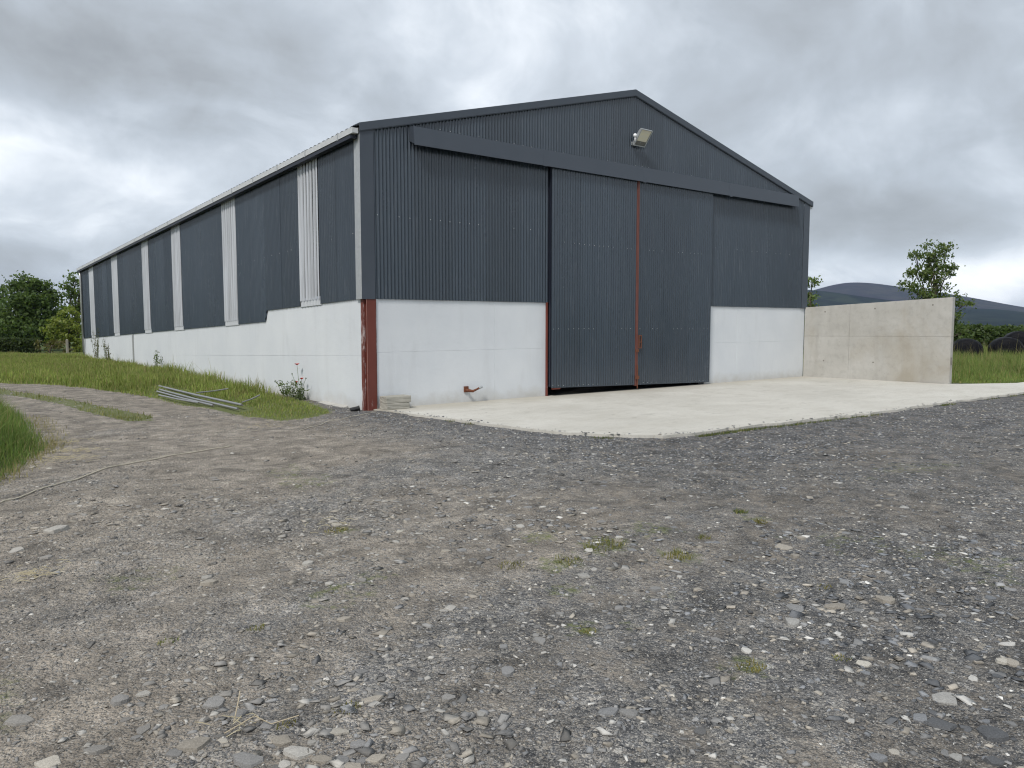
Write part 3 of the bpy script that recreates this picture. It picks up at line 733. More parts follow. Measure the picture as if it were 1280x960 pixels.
# sliding door leaves (part > sheets, stile, latch)
def dbot(x): return .20 - (x - 4.5) / (10.13 - 4.5) * .13
def leaf(x0, x1, label):
    d = link('sliding_door', MB_frame(x0, x1), MT['navy'], shed); tag(d, label)
    pl = lambda u, dd, z: (u, -dd - .150, z)
    sheets(x0 + .005, x1 - .005, .95, dbot, cst(5.0), pl, MT['clad'], d, 'door_sheet', 0, .0085)
    screw_rows([(x0 + .06, x1 - .04, lambda u: 3.40 + .02 * sin(u * .7)), (x0 + .06, x1 - .04, lambda u: 1.52 - .004 * u), (x0 + .06, x1 - .04, lambda u: dbot(u) + .05)], pl, d, PITCH * 2)
    return d
def MB_frame(x0, x1):
    m = MB()
    m.box((x0, -.136, dbot(x0) + .02), (x0 + .05, -.085, 5.0)); m.box((x1 - .05, -.136, dbot(x1) + .02), (x1, -.085, 5.0))
    for z in (.32, 1.55, 3.40, 4.9): m.box((x0 + .051, -.132, z), (x1 - .051, -.09, z + .05))
    return mesh('door_frame', m.v, m.f)
dl = leaf(4.440, 7.115, 'left dark corrugated sliding door leaf')
dr = leaf(7.205, 9.99, 'right dark corrugated sliding door leaf')
MB().box((7.122, -.172, dbot(7.2) - .02), (7.156, -.09, 5.0)).build('door_stile', MT['red2'], dl, .003)
MB().box((7.164, -.172, dbot(7.3) - .02), (7.198, -.09, 5.0)).build('door_stile', MT['red2'], dr, .003)
MB().box((7.157, -.125, dbot(7.3)), (7.163, -.09, 5.0)).build('stile_gap', MT['navy'], dr)
m = MB()
m.box((7.110, -.19, .93), (7.220, -.1735, 1.0)).box((7.210, -.20, 1.02), (7.225, -.1735, 1.34)).box((7.290, -.20, 1.02), (7.305, -.1735, 1.34)).box((7.226, -.20, 1.02), (7.289, -.1735, 1.04)).box((7.226, -.20, 1.32), (7.289, -.1735, 1.34)).box((7.226, -.198, 1.16), (7.289, -.176, 1.18))
m.build('latch', MT['rust'], dr)
MB().box((7.105, -.195, .28), (7.235, -.1735, .36)).tube([(7.180, -.185, .62), (7.180, -.185, .05)], .013, 6).build('drop_bolt', MT['rust'], dr)
MB().box((4.50, -.16, dbot(4.5) - .035), (4.72, -.10, dbot(4.5) - .01)).build('door_angle', MT['red'], dl)

# ------------------------------------------------------------------ floodlight
fl = empty('floodlight', (7.10, -.03, 5.86)); tag(fl, 'grey LED floodlight with white sensor, fixed high under the gable peak', 'floodlight')
m = MB().box((-.09, -.02, -.05), (.09, .0, .05)).tube([(-.07, -.02, .0), (-.10, -.16, .05), (-.10, -.26, .10)], .022, 8).tube([(.07, -.02, .0), (.12, -.18, .03)], .02, 8)
m.build('bracket', MT['lampbody'], fl)
fl.scale = (.80, .80, .80)
tl = RD(38)
def tilt(x, a, b):   # a: along panel upward, b: outward normal
    return (x, -.20 - a * sin(tl) - b * cos(tl), .06 + a * cos(tl) - b * sin(tl))
m = MB()
for (xa, xb, aa, ab, ba, bb) in ((-.11, .36, -.15, .36, -.045, 0),): m.box((xa, aa, ba), (xb, ab, bb))
m.box((-.115, -.155, 0), (-.085, .365, .025)).box((.335, -.155, 0), (.365, .365, .025)).box((-.085, .340, 0), (.335, .365, .025)).box((-.085, -.155, 0), (.335, -.13, .025))
for i in range(9): m.box((-.10 + i * .05, -.10, -.075), (-.09 + i * .05, .30, -.046))
m.map(tilt).build('housing', MT['lampbody'], fl)
MB().box((-.08, .0, .001), (.33, .335, .012)).map(tilt).build('led_panel', MT['led'], fl)
MB().box((-.08, -.128, .001), (.33, -.004, .010)).map(tilt).build('driver_cover', MT['lampgrill'], fl)
def ball(c, r, n=10):
    v = []; f = []
    for i in range(n + 1):
        for k in range(n * 2):
            t = pi * i / n; a = pi * k / n; v.append((c[0] + r * sin(t) * cos(a), c[1] + r * sin(t) * sin(a), c[2] + r * cos(t)))
    for i in range(n):
        for k in range(n * 2):
            f.append((i * 2 * n + k, (i + 1) * 2 * n + k, (i + 1) * 2 * n + (k + 1) % (2 * n), i * 2 * n + (k + 1) % (2 * n)))
    return v, f
m = MB().add(*ball((-.135, -.20, .19), .058)).tube([(-.135, -.20, .14), (-.13, -.19, .02)], .018, 8)
m.build('motion_sensor', MT['white_plastic'], fl, 0, True)

# ------------------------------------------------------------------ wing wall of precast panels
A0, A1 = np.array((14.665, -.02)), np.array((15.06, -4.03)); du = (A1 - A0) / np.linalg.norm(A1 - A0); dn = np.array((-du[1], du[0])); WL = float(np.linalg.norm(A1 - A0))
wing = empty('wing_wall', (A0[0], A0[1], 0), (0, 0, math.atan2(du[1], du[0])))
tag(wing, 'bare concrete wing wall of cast panels standing at the right end of the shed', 'wall')
topz = lambda s: 2.10 + .21 * s / WL
def wp(s0, s1, lo, hi):
    g = .0015
    m = MB().hexa([(s0 + g, -.0, lo(s0)), (s1 - g, -.0, lo(s1)), (s1 - g, .2, lo(s1)), (s0 + g, .2, lo(s0)), (s0 + g, 0, hi(s0)), (s1 - g, 0, hi(s1)), (s1 - g, .2, hi(s1)), (s0 + g, .2, hi(s0))])
    return m.build('concrete_panel', MT['wing'], wing, .004)
midz = lambda s: 1.24 + .04 * s / WL
J = 1.35
for s0, s1 in ((0, J), (J, WL)):
    a = wp(s0, s1, cst(-.2), lambda s: midz(s) - .002); b = wp(s0, s1, lambda s: midz(s) + .002, topz)
    for s in ([.62] if s0 == 0 else [2.05, 3.55]):
        for par, z in ((a, .52), (b, topz(s) - .17)):
            if s > 3 and z < 1: continue
            MB().tube([(s, .01, z), (s, -.002, z)], .022, 10).build('tie_hole', MT['hole'], par)
MB().box((.03, .03, -.2), (WL - .03, .17, 2.04)).build('panel_core', MT['joint'], wing)
m = MB().tube([(WL + .012, .06, .72), (WL + .02, .05, .62), (WL + .012, .075, .52)], .014, 6).build('lifting_loop', MT['hole'], wing)

# ------------------------------------------------------------------ small things round the shed
def rough_box(name, lx, ly, lz, mat, loc, rz, label, cat):
    import bmesh
    bm = bmesh.new(); bmesh.ops.create_cube(bm, size=1)
    for v in bm.verts: v.co.x *= lx; v.co.y *= ly; v.co.z *= lz
    bmesh.ops.subdivide_edges(bm, edges=bm.edges, cuts=3, use_grid_fill=True)
    bmesh.ops.bevel(bm, geom=[e for e in bm.edges if e.calc_face_angle(0) > 1], offset=.008, segments=1, affect='EDGES')
    for v in bm.verts:
        v.co.x += random.uniform(-.005, .005); v.co.y += random.uniform(-.005, .005); v.co.z += random.uniform(-.004, .004)
    me = bpy.data.meshes.new(name); bm.to_mesh(me); bm.free()
    o = link(name, me, mat); o.location = loc; o.rotation_euler = (0, 0, rz); return tag(o, label, cat, 'concrete blocks by the column')
rough_box('concrete_block', .50, .26, .115, MT['block'], (.52, -.20, .018 + .058), .06, 'lower of two flat concrete blocks stacked beside the red column', 'block')
rough_box('concrete_block', .53, .27, .125, MT['block'], (.54, -.19, .018 + .115 + .064), .01, 'upper paler concrete block on the stack beside the red column', 'block')
o = MB().tube([(-.26, .08, .02), (-.12, .02, .05)], .042, 12).tube([(-.12, .02, .05), (-.10, .01, .055)], [.048, .048], 12).build('pipe_stub', MT['black']); tag(o, 'short black pipe stub on the gravel at the shed corner', 'pipe')

PG = 'galvanised poles lying on the grass'
def pole(a, b, r, label):
    o = empty('steel_pole', (a[0], a[1], a[2])); tag(o, label, 'pole', PG)
    b = np.array(b) - np.array(a); u = b / np.linalg.norm(b)
    MB().tube([(0, 0, 0), b * .5 + np.array((0, 0, -.012)), b], r, 12, False).build('tube', MT['polegalv'], o, 0, True)
    for p, s in ((np.zeros(3), 1), (b, -1)): MB().tube([p + u * s * .001, p + u * s * .03], r * .8, 10).build('dark_end', MT['hole'], o)
    return o
zt = lambda x, y, h: float(gh(x, y)) + h
pole((-1.90, 7.05, .10), (-1.74, 1.60, .085), .025, 'longest uppermost galvanised pole of the bundle on the grass')
pole((-2.06, 6.40, .07), (-1.90, 1.36, .04), .023, 'second galvanised pole crossing under the uppermost one')
pole((-2.20, 6.00, .06), (-2.05, 2.34, .035), .022, 'galvanised pole along the gravel edge of the bundle')
pole((-2.42, 4.90, .07), (-2.15, 2.95, .045), .018, 'short thin pole nearest the gravel lane')
pole((-1.78, 4.40, .12), (-1.05, 4.55, .16), .016, 'thin pole lying crosswise in the grass behind the bundle')
pole((-1.55, 2.15, .08), (-.90, 3.0, .12), .015, 'thin bent pole end poking from the grass by the wall')
POLELINES = [[(-1.90, 7.05), (-1.74, 1.60)], [(-2.20, 6.0), (-1.95, 1.36)]]

RP = [(-6.6, -5.4), (-6.06, -4.83), (-5.86, -4.55), (-5.62, -4.2), (-5.28, -3.81), (-4.9, -3.42), (-4.51, -3.15), (-3.96, -2.79), (-3.27, -2.51)]
def strand(name, pts, r, label, cat, mat, flat=False):
    P_ = []
    for i in range(len(pts) - 1):
        for k in range(6):
            t = k / 6; p = np.array(pts[i]) * (1 - t) + np.array(pts[i + 1]) * t; P_.append(p)
    P_.append(np.array(pts[-1]))
    q = [(p[0] + random.uniform(-.006, .006), p[1] + random.uniform(-.006, .006), float(gh(p[0], p[1])) + r * .7 + .006) for p in P_]
    o = MB().tube(q, r, 7).build(name, mat, None, 0, True); return tag(o, label, cat, 'lengths of pale cord on the gravel')
strand('cord', RP, .0062, 'long cream cord lying across the gravel from the left edge', 'cord', MT['rope'])
strand('cord', [(-2.02, -1.81), (-1.75, -1.55), (-1.51, -1.39), (-1.2, -1.05), (-.94, -.91), (-.66, -.72), (-.41, -.6), (.05, -.34)], .0045, 'thin pale cord half buried in gravel leading to the red column', 'cord', MT['rope'])

# ------------------------------------------------------------------ stones
CC = dict(l=(.38, .375, .355), g=(.22, .222, .222), t=(.30, .275, .235), c=(.46, .435, .38), b=(.185, .195, .208), w=(.50, .49, .46), d=(.10, .106, .114))
def stone_mesh(seed, flat):
    import bmesh
    r = np.random.default_rng(seed); bm = bmesh.new()
    n = r.integers(9, 14)
    for i in range(n):
        a = 2 * pi * i / n + r.uniform(-.25, .25); R = r.uniform(.30, .60)
        z = r.uniform(.25, .5) * flat
        bm.verts.new((R * cos(a), R * sin(a), -flat * .5)); bm.verts.new((R * .92 * cos(a) + r.uniform(-.03, .03), R * .92 * sin(a), z))
    for i in range(3): bm.verts.new((r.uniform(-.25, .25), r.uniform(-.25, .25), flat * r.uniform(.45, .68)))
    h = bmesh.ops.convex_hull(bm, input=list(bm.verts))
    bmesh.ops.delete(bm, geom=[v for v in bm.verts if not v.link_faces], context='VERTS')
    bmesh.ops.recalc_face_normals(bm, faces=bm.faces)
    me = bpy.data.meshes.new('stone'); bm.to_mesh(me); bm.free()
    a = me.color_attributes.new('Col', 'FLOAT_COLOR', 'POINT'); a.data.foreach_set('color', np.ones(len(me.vertices) * 4, np.float32))
    me.materials.append(MT['stone']); return me
SM = [stone_mesh(100 + i, random.choice((.16, .2, .26, .36))) for i in range(14)]
def stone(x, y, w, d, col, rz=None):
    o = bpy.data.objects.new('stone', random.choice(SM)); COL.objects.link(o); o.parent = yard
    o.location = (x, y, float(gh(x, y)) + w * .028); o.scale = (w * 1.05, d * 1.05, min(w, d) * random.uniform(.7, 1.05))
    o.rotation_euler = (random.uniform(-.10, .10), random.uniform(-.10, .10), rz if rz is not None else random.uniform(-.5, .5))
    dust = .45 * min(1, max(0, (1.0 - ((x + 6.6) * .78 - (y + 12.9) * .62)) / 4 + .3)); col = [a * (1 - dust) + b * dust for a, b in zip(col, (.29, .26, .215))]
    j = random.uniform(.85, 1.15); o.color = (col[0] * j, col[1] * j, col[2] * j, 1)
HERO = [(-2.9, -10.65, 0.096, 0.097, 'l'), (-2.73, -10.57, 0.118, 0.104, 'g'), (-2.14, -10.8, 0.113, 0.125, 't'), (-3.16, -11.55, 0.111, 0.122, 'l'), (-5.83, -9.91, 0.118, 0.105, 't'), (-6.14, -9.73, 0.098, 0.057, 'g'), (-6.29, -9.7, 0.089, 0.098, 'c'), (-5.67, -9.61, 0.09, 0.099, 'b'), (-5.62, -9.79, 0.067, 0.073, 'b'), (-5.53, -10.21, 0.116, 0.08, 'l'), (-5.56, -10.1, 0.094, 0.066, 't'), (-5.6, -10.25, 0.054, 0.049, 'w'), (-5.36, -10.18, 0.089, 0.055, 'c'), (-5.13, -10.03, 0.104, 0.065, 't'), (-4.84, -10.44, 0.046, 0.051, 'l'), (-5.7, -10.14, 0.114, 0.09, 'b'), (-5.48, -10.3, 0.084, 0.055, 't'), (-1.73, -9.85, 0.127, 0.14, 't'), (-1.83, -10.01, 0.067, 0.074, 't'), (-2.48, -10.67, 0.139, 0.11, 't'), (-3.41, -11.63, 0.11, 0.114, 'd'), (-3.32, -11.79, 0.114, 0.126, 'd'), (-2.32, -11.5, 0.105, 0.046, 'w'), (-3.71, -11.42, 0.032, 0.035, 'w'), (-4.43, -10.77, 0.086, 0.072, 'b'), (-4.37, -10.83, 0.072, 0.079, 'g'), (-2.79, -9.78, 0.041, 0.045, 'w'), (-2.85, -9.0, 0.069, 0.076, 'w'), (-2.83, -8.18, 0.071, 0.078, 'w'), (-3.25, -9.37, 0.083, 0.091, 'l'), (-3.47, -9.9, 0.065, 0.071, 'g'), (-3.45, -10.75, 0.055, 0.061, 'w'), (-3.13, -11.17, 0.076, 0.075, 'c'), (-2.56, -11.6, 0.076, 0.084, 't'), (-4.19, -10.05, 0.073, 0.08, 'g'), (-5.8, -6.08, 0.163, 0.179, 'l'), (-4.62, -8.49, 0.06, 0.066, 'w'), (-4.27, -9.35, 0.064, 0.07, 'w'), (-4.51, -10.2, 0.074, 0.082, 'b'), (-3.8, -9.76, 0.045, 0.05, 'g'), (-5.32, -10.43, 0.078, 0.06, 't'), (-5.33, -10.3, 0.074, 0.064, 'b'), (-6.34, -9.26, 0.113, 0.093, 'g'), (-5.98, -9.36, 0.083, 0.087, 'b'), (-5.91, -9.92, 0.067, 0.054, 'b'), (-5.89, -9.33, 0.064, 0.066, 'l'), (-0.33, -10.49, 0.061, 0.068, 'w'), (0.78, -8.87, 0.082, 0.09, 'w'), (-0.66, -10.2, 0.055, 0.061, 'w'), (-5.55, -9.95, 0.065, 0.066, 'b'), (-5.77, -10.17, 0.088, 0.054, 'd'), (-5.43, -10.35, 0.072, 0.066, 'b'), (-5.41, -10.42, 0.077, 0.048, 't'), (-5.24, -10.49, 0.06, 0.049, 'g'), (-3.6, -11.77, 0.066, 0.056, 'l'), (-3.88, -11.62, 0.071, 0.052, 'b'), (-3.54, -11.88, 0.077, 0.055, 'd'), (-4.86, -10.22, 0.063, 0.058, 'g'), (-5.19, -7.95, 0.102, 0.113, 't'), (-5.18, -7.84, 0.073, 0.08, 'l'), (-5.65, -8.8, 0.066, 0.073, 't'), (-6.09, -6.44, 0.104, 0.114, 'l'), (-4.54, -7.99, 0.088, 0.097, 'l'), (-4.8, -9.08, 0.08, 0.072, 't'), (-3.44, -11.57, 0.066, 0.065, 'b'), (-3.44, -10.55, 0.049, 0.054, 'g')]
for x, y, w, d, c in HERO: stone(x, y, w, d, CC[c], -RD(38) + random.uniform(-.25, .25))
def in_view(t, s): return (np.abs(s) < t * .70 + .3)
def ts(t, s): return -6.622 + t * .6157 + s * .788, -12.927 + t * .788 - s * .6157
nst = 0
BARE = BANK, CLUMP, RIGHT
while nst < 300 - len(HERO):
    t = 2.5 + random.random() ** 1.5 * 6; s = random.uniform(-1, 1) * (t * .70)
    x, y = ts(t, s); xx, yy = np.array([x]), np.array([y])
    if inpoly(xx, yy, APRON)[0] or any(inpoly(xx, yy, q)[0] for q in BARE): continue
    if fbm(xx * .7 + 60, yy * .7, 3)[0] < random.uniform(.25, .75): continue
    w = random.uniform(.035, .06) * (.7 + .10 * t) * random.choice((.8, 1, 1, 1.25))
    c = random.choices('lgtcbwd', (1.2, 4, 3, .8, 4, .5, 3))[0]
    stone(x, y, w, w * random.uniform(.6, .95), CC[c], random.uniform(0, 6.28)); nst += 1
# everything smaller: loose gravel and chips, real stones in one mesh
def build_gravel():
    base = np.array([(-.5, -.35, -.22), (.42, -.5, -.25), (.55, .38, -.2), (-.38, .5, -.25), (-.30, -.28, .26), (.34, -.22, .20), (.26, .34, .30), (-.26, .22, .18)])
    fc = np.array([(0, 3, 2), (0, 2, 1), (4, 5, 6), (4, 6, 7), (0, 1, 5), (0, 5, 4), (1, 2, 6), (1, 6, 5), (2, 3, 7), (2, 7, 6), (3, 0, 4), (3, 4, 7)])
    Vs = []; Cs = []
    def batch(n, t0, t1, pw, sz0, sz1, dens, weights, flat=(.22, .55), bed=.02, edge=.0, tilt=.16, var=.22):
        t = t0 + (t1 - t0) * rng.random(n) ** pw; s = (rng.random(n) * 2 - 1) * (t * .70 + .3)
        x, y = ts(t, s)
        pd = polydist(x, y, APRON); ins = inpoly(x, y, APRON); ok = ~ins | ((pd < rng.random(n) ** 2.5 * edge) & (y < -.4))
        for q in BARE: ok &= ~inpoly(x, y, q)
        ok &= rng.random(n) < dens(x, y, t, s)
        ok &= ~((x > -.02) & (y > -.1) & (x < 15))
        x = x[ok]; y = y[ok]; t = t[ok]; m = len(x)
        sz = sz0 + (sz1 - sz0) * rng.random(m) ** 2.6
        a = rng.random(m) * 2 * pi
        jit = base[None] * (1 + (rng.random((m, 8, 3)) - .5) * .95)
        sx = sz[:, None]; sy = sz[:, None] * rng.uniform(.38, 1, (m, 1)); szz = sz[:, None] * rng.uniform(flat[0], flat[1], (m, 1))
        vx = jit[:, :, 0] * sx; vy = jit[:, :, 1] * sy; vz = jit[:, :, 2] * szz
        tl1 = rng.normal(0, tilt, (m, 1)); vz = vz + vx * tl1
        ca, sa = np.cos(a)[:, None], np.sin(a)[:, None]
        wx = vx * ca - vy * sa + x[:, None]; wy = vx * sa + vy * ca + y[:, None]; wz = vz + np.where(inpoly(x, y, APRON), .020, gh(x, y))[:, None] + (bed * sz)[:, None]
        keys = list('gbdtlcw'); pal = np.array([CC[k] for k in keys]); w = np.array(weights, float); w /= w.sum()
        c = pal[rng.choice(len(keys), m, p=w)] * rng.uniform(1 - var, 1 + var, (m, 1)); s = s[ok]
        du = (.42 * np.clip((1.0 - s) / 4 + .3, 0, 1) * (1 - dfresh(x, y, t, s)))[:, None]; c = c * (1 - du) + np.array((.29, .262, .218)) * rng.uniform(.75, 1.35, (m, 1)) * du
        Vs.append(np.stack([wx, wy, wz], -1).reshape(-1, 3)); Cs.append(np.repeat(c, 8, 0))
    def dpatch(x, y, t, s): return np.clip(.5 - 2.6 * (fbm(x * .75 + 20, y * .75 + 7, 4) - .46) - 2.2 * (fbm((x * .96 + y * .28) * .16 + 40, (-x * .28 + y * .96) * .95 + 3, 4) - .5), .06, 1)
    def dslab(x, y): return np.clip(3.4 * (fbm(x * .75 + 60, y * .75, 3) - .46), .10, 1) + np.exp(-((x + 5.45) ** 2 + (y + 10.1) ** 2) / .22) + np.exp(-((x + 3.4) ** 2 + (y + 11.8) ** 2) / .12)
    def dfresh(x, y, t, s): return sstep(4.2, 1.2, polydist(x, y, APRON) + (fbm(x * .5 + 3, y * .5, 4) - .5) * 4) * sstep(-2.4, .3, x + .25 * (y + 3))
    batch(10500, 2.4, 11, .85, .030, .085, lambda x, y, t, s: dslab(x, y), (6, 6, 5, 5, 2.0, .2, 2.0), (.10, .26), bed=.06, tilt=.14, var=.48)
    batch(30000, 2.4, 6, 1.0, .005, .017, dpatch, (5, 5, 5, 4, 1.4, .25, .5))
    batch(15000, 2.4, 8, .9, .014, .040, lambda x, y, t, s: .35 + .65 * dpatch(x, y, t, s), (5, 5, 4, 4, 2.2, .5, 1.6), var=.45, bed=.05)
    batch(30000, 5, 12, .9, .014, .042, dpatch, (5, 5, 4, 4, 1.5, .3, .4))
    batch(42000, 6, 16, 1.0, .020, .055, dfresh, (5, 6, 6, 1.2, 1.6, .3, .22), bed=.08, edge=.20)
    batch(22000, 2.4, 8.5, .8, .0035, .009, lambda x, y, t, s: .9, (3, 2, 3, 3, 5, 4, 2.5), bed=.15)
    batch(9000, 11, 26, .8, .03, .07, dpatch, (5, 4, 3, 4, 2, 1, .4))
    V = np.concatenate(Vs); C_ = np.concatenate(Cs); m = len(V) // 8
    F = (fc[None] + (np.arange(m) * 8)[:, None, None]).reshape(-1, 3)
    o = link('loose_gravel', mesh('loose_gravel', V, F, False, C_), MT['stone'], yard); o['kind'] = 'stuff'; o.color = (1, 1, 1, 1)
    print('gravel stones', m)
build_gravel()

# ------------------------------------------------------------------ grass
def blades(name, label, x, y, h, w, c0, c1, lean=.45, zoff=0, top=True, parent=None, yellow=.12):
    n = len(x); z = gh(x, y) - .01 + zoff
    tall = rng.random(n) < .035 * (zoff == 0) * (np.mean(h) > .09); h = h * np.where(tall, rng.uniform(1.3, 1.9, n), 1); w = w * np.where(tall, .55, 1)
    a = rng.random(n) * 2 * pi; la = rng.random(n) * 2 * pi; ll = np.abs(rng.normal(0, lean, n)) * h
    dx = np.cos(a) * w / 2; dy = np.sin(a) * w / 2
    lx = np.cos(la) * ll; ly = np.sin(la) * ll
    hh = np.sqrt(np.maximum(h * h - ll * ll * .6, h * h * .2))
    p = np.zeros((n, 5, 3))
    p[:, 0] = np.stack([x - dx, y - dy, z], 1); p[:, 1] = np.stack([x + dx, y + dy, z], 1)
    p[:, 2] = np.stack([x + dx * .75 + lx * .35, y + dy * .75 + ly * .35, z + hh * .58], 1); p[:, 3] = np.stack([x - dx * .75 + lx * .35, y - dy * .75 + ly * .35, z + hh * .58], 1)
    p[:, 4] = np.stack([x + lx, y + ly, z + hh], 1)
    b = (np.arange(n) * 5)[:, None]
    f = np.concatenate([b + np.array([[0, 1, 2]]), b + np.array([[0, 2, 3]]), b + np.array([[3, 2, 4]])])
    k = rng.random((n, 1)); c = np.array(c0) * (1 - k) + np.array(c1) * k
    c = c * rng.uniform(.75, 1.2, (n, 1))
    c = c * (.62 + .76 * fbm(x * 1.1 + 90, y * 1.1 + 15, 4))[:, None]; ye = (rng.random(n) < yellow) | tall; c[ye] = np.array((.30, .27, .12)) * rng.uniform(.7, 1.1, (ye.sum(), 1))
    o = link(name, mesh(name, p.reshape(-1, 3), f, False, np.repeat(c, 5, 0)), MT['grass'], parent)
    return tag(o, label, kind='stuff')
def scatter(poly, n, dens=None):
    poly = np.asarray(poly); lo = poly.min(0); hi = poly.max(0)
    x = rng.uniform(lo[0], hi[0], n); y = rng.uniform(lo[1], hi[1], n); k = inpoly(x, y, poly)
    x = x[k]; y = y[k]
    if dens is not None:
        k = rng.random(len(x)) < dens(x, y); x = x[k]; y = y[k]
    return x, y
def bank_dens(x, y):
    d = polydist(x, y, BANK); r = np.hypot(x + 6.6, y + 12.9)
    return np.clip((.45 + 2.2 * d) * np.clip(24 / r, .35, 1.4) * .8, 0, 1) * (x > -9 - (y - 12) * .2)
x, y = scatter(BANK, 280000, bank_dens)
tl = fbm(x * .9 + 5, y * .9, 4)
hgt = .085 + .05 * tl + .24 * sstep(2.0, 7.5, y + 1.6 * (tl - .5)) * (.5 + 1.0 * tl) + .50 * sstep(1.3, .1, -x) * sstep(2.6, 4.5, y) * np.clip(2.6 * (fbm(x * .8 + 2, y * .8 + 51, 3) - .38), 0, 1.3)
d = polydist(x, y, BANK); wallward = sstep(.35, .02, -x) * (y > 2.5)
hgt *= .62 - .27 * sstep(9, 22, y)
for pl in POLELINES: hgt *= .25 + .75 * sstep(.08, .45, polydist(x, y, pl, False))
hgt *= np.where(wallward > .5, 1, .45 + .55 * sstep(0, .5, d)) * rng.uniform(.55, 1.25, len(x))
r = np.hypot(x + 6.6, y + 12.9)
yl = fbm(x * .45 + 70, y * .45, 3)[:, None]
blades('bank_grass', 'rough green grass bank between the lane and the long wall', x, y, hgt, .005 + r * .0005, (.145, .215, .044), (.29, .325, .095), .5, yellow=.15)
x, y = scatter(CLUMP, 150000, lambda x, y: np.clip(sstep(9, -4, y) * sstep(-9.5, -7, x) * (.4 + 3 * polydist(x, y, CLUMP)), 0, 1))
tl = fbm(x * 1.3 + 5, y * 1.3, 4); d = polydist(x, y, CLUMP)
hgt = (.14 + .46 * sstep(.0, .8, d)) * (.55 + .8 * tl) * rng.uniform(.6, 1.2, len(x))
blades('tall_grass', 'lush tall grass at the left edge of the lane', x, y, hgt, .009, (.095, .160, .036), (.19, .265, .072), .5, yellow=.06)
x, y = scatter(STRIP, 14000, lambda x, y: np.clip(.12 + 1.3 * (fbm(x * 1.4, y * 1.4, 3) - .3), 0, 1))
blades('lane_grass', 'thin olive grass strip between the wheel tracks of the lane', x, y, rng.uniform(.03, .10, len(x)), .011, (.12, .15, .04), (.22, .23, .08), .6, yellow=.2)
VIEWR = [(14.9, -3.6), (15.8, -4.0), (17.2, -4.9), (20, -6), (38, -1), (36, 9), (20, 3), (15.1, -.2)]
x, y = scatter(VIEWR, 190000, lambda x, y: inpoly(x, y, RIGHT) * np.clip(24 / np.hypot(x + 6.6, y + 12.9), .3, 1))
tl = fbm(x * .8 + 25, y * .8, 4); d = polydist(x, y, RIGHT)
hgt = (.09 + .44 * sstep(.1, 2.6, d)) * (.5 + .95 * tl) * rng.uniform(.55, 1.2, len(x))
blades('field_grass', 'tall green grass behind the end of the wing wall', x, y, hgt, .018, (.110, .175, .042), (.215, .265, .08), .35, yellow=.10)
# turf that creeps over the apron edge, and straw
def fringe(pts, n, sp, h, c0, c1, name, label, w=.008, lean=.6, ye=.15):
    i = rng.integers(0, len(pts), n); p = np.asarray(pts)[i]; x = p[:, 0] + rng.normal(0, sp, n); y = p[:, 1] + rng.normal(0, sp, n) * .5
    return blades(name, label, x, y, h * rng.uniform(.4, 1.2, n), w, c0, c1, lean, yellow=ye)
edge = []
for a, b, n in (((2.35, -5.86), (4.9, -6.0), 60), ((4.9, -6.0), (7.2, -6.16), 18), ((9.5, -6.17), (10.2, -6.2), 8), ((1.0, -4.95), (1.3, -5.3), 5), ((.40, -1.9), (.56, -2.7), 6), ((11.5, -6.22), (14, -6.28), 12)):
    for k in range(n):
        t_ = random.random(); edge.append((a[0] + (b[0] - a[0]) * t_, a[1] + (b[1] - a[1]) * t_))
fringe(edge, 2600, .06, .05, (.06, .09, .025), (.13, .15, .05), 'edge_grass', 'short grass fringe along the front edge of the concrete apron')
def straw(cx, cy, sp, n):
    m = MB(); out = []
    for i in range(n):
        x = cx + random.gauss(0, sp); y = cy + random.gauss(0, sp * .8); a = random.uniform(0, pi); l = random.uniform(.03, .11); z = float(gh(x, y)) + random.uniform(.008, .03)
        dx, dy = cos(a) * l / 2, sin(a) * l / 2
        m.tube([(x - dx, y - dy, z), (x + random.uniform(-.01, .01), y, z + .006), (x + dx, y + dy, z + random.uniform(-.004, .01))], (.0016, .0022, .0014), 3, False)
    return m
m = MB()
for c in ((-5.1, -1.9, .17, 110), (-5.22, -2.6, .16, 110), (-4.95, -.9, .20, 50), (-6.04, -7.08, .09, 60), (-2.3, -.95, .25, 40), (-4.1, -7.2, .14, 22), (-5.66, -9.9, .06, 9)):
    q = straw(*c); m.add(q.v, q.f)
MT['straw'] = plain('dry_straw', (.44, .39, .26), .85, 0, .3, 30)
lane_edge = [(-6.1, -3.7), (-5.75, -2.9), (-5.35, -1.8), (-5.12, -.8), (-5.05, .8), (-5.02, 2.6), (-5.5, -2.2), (-5.1, -.2)]
pts_ = []
for k in range(400):
    i = random.randrange(5); t_ = random.random(); pts_.append(tuple(lane_edge[i][j] * (1 - t_) + lane_edge[i + 1][j] * t_ + random.gauss(0, .06) for j in (0, 1)))
fringe(pts_, 1300, .09, .10, (.20, .19, .08), (.36, .32, .17), 'dry_verge', 'dry trampled grass along the edge of the tall grass clump', .007, 1.1, .5)
tag(m.build('loose_straw', MT['straw']), 'wisps of dry straw scattered on the gravel', kind='stuff')

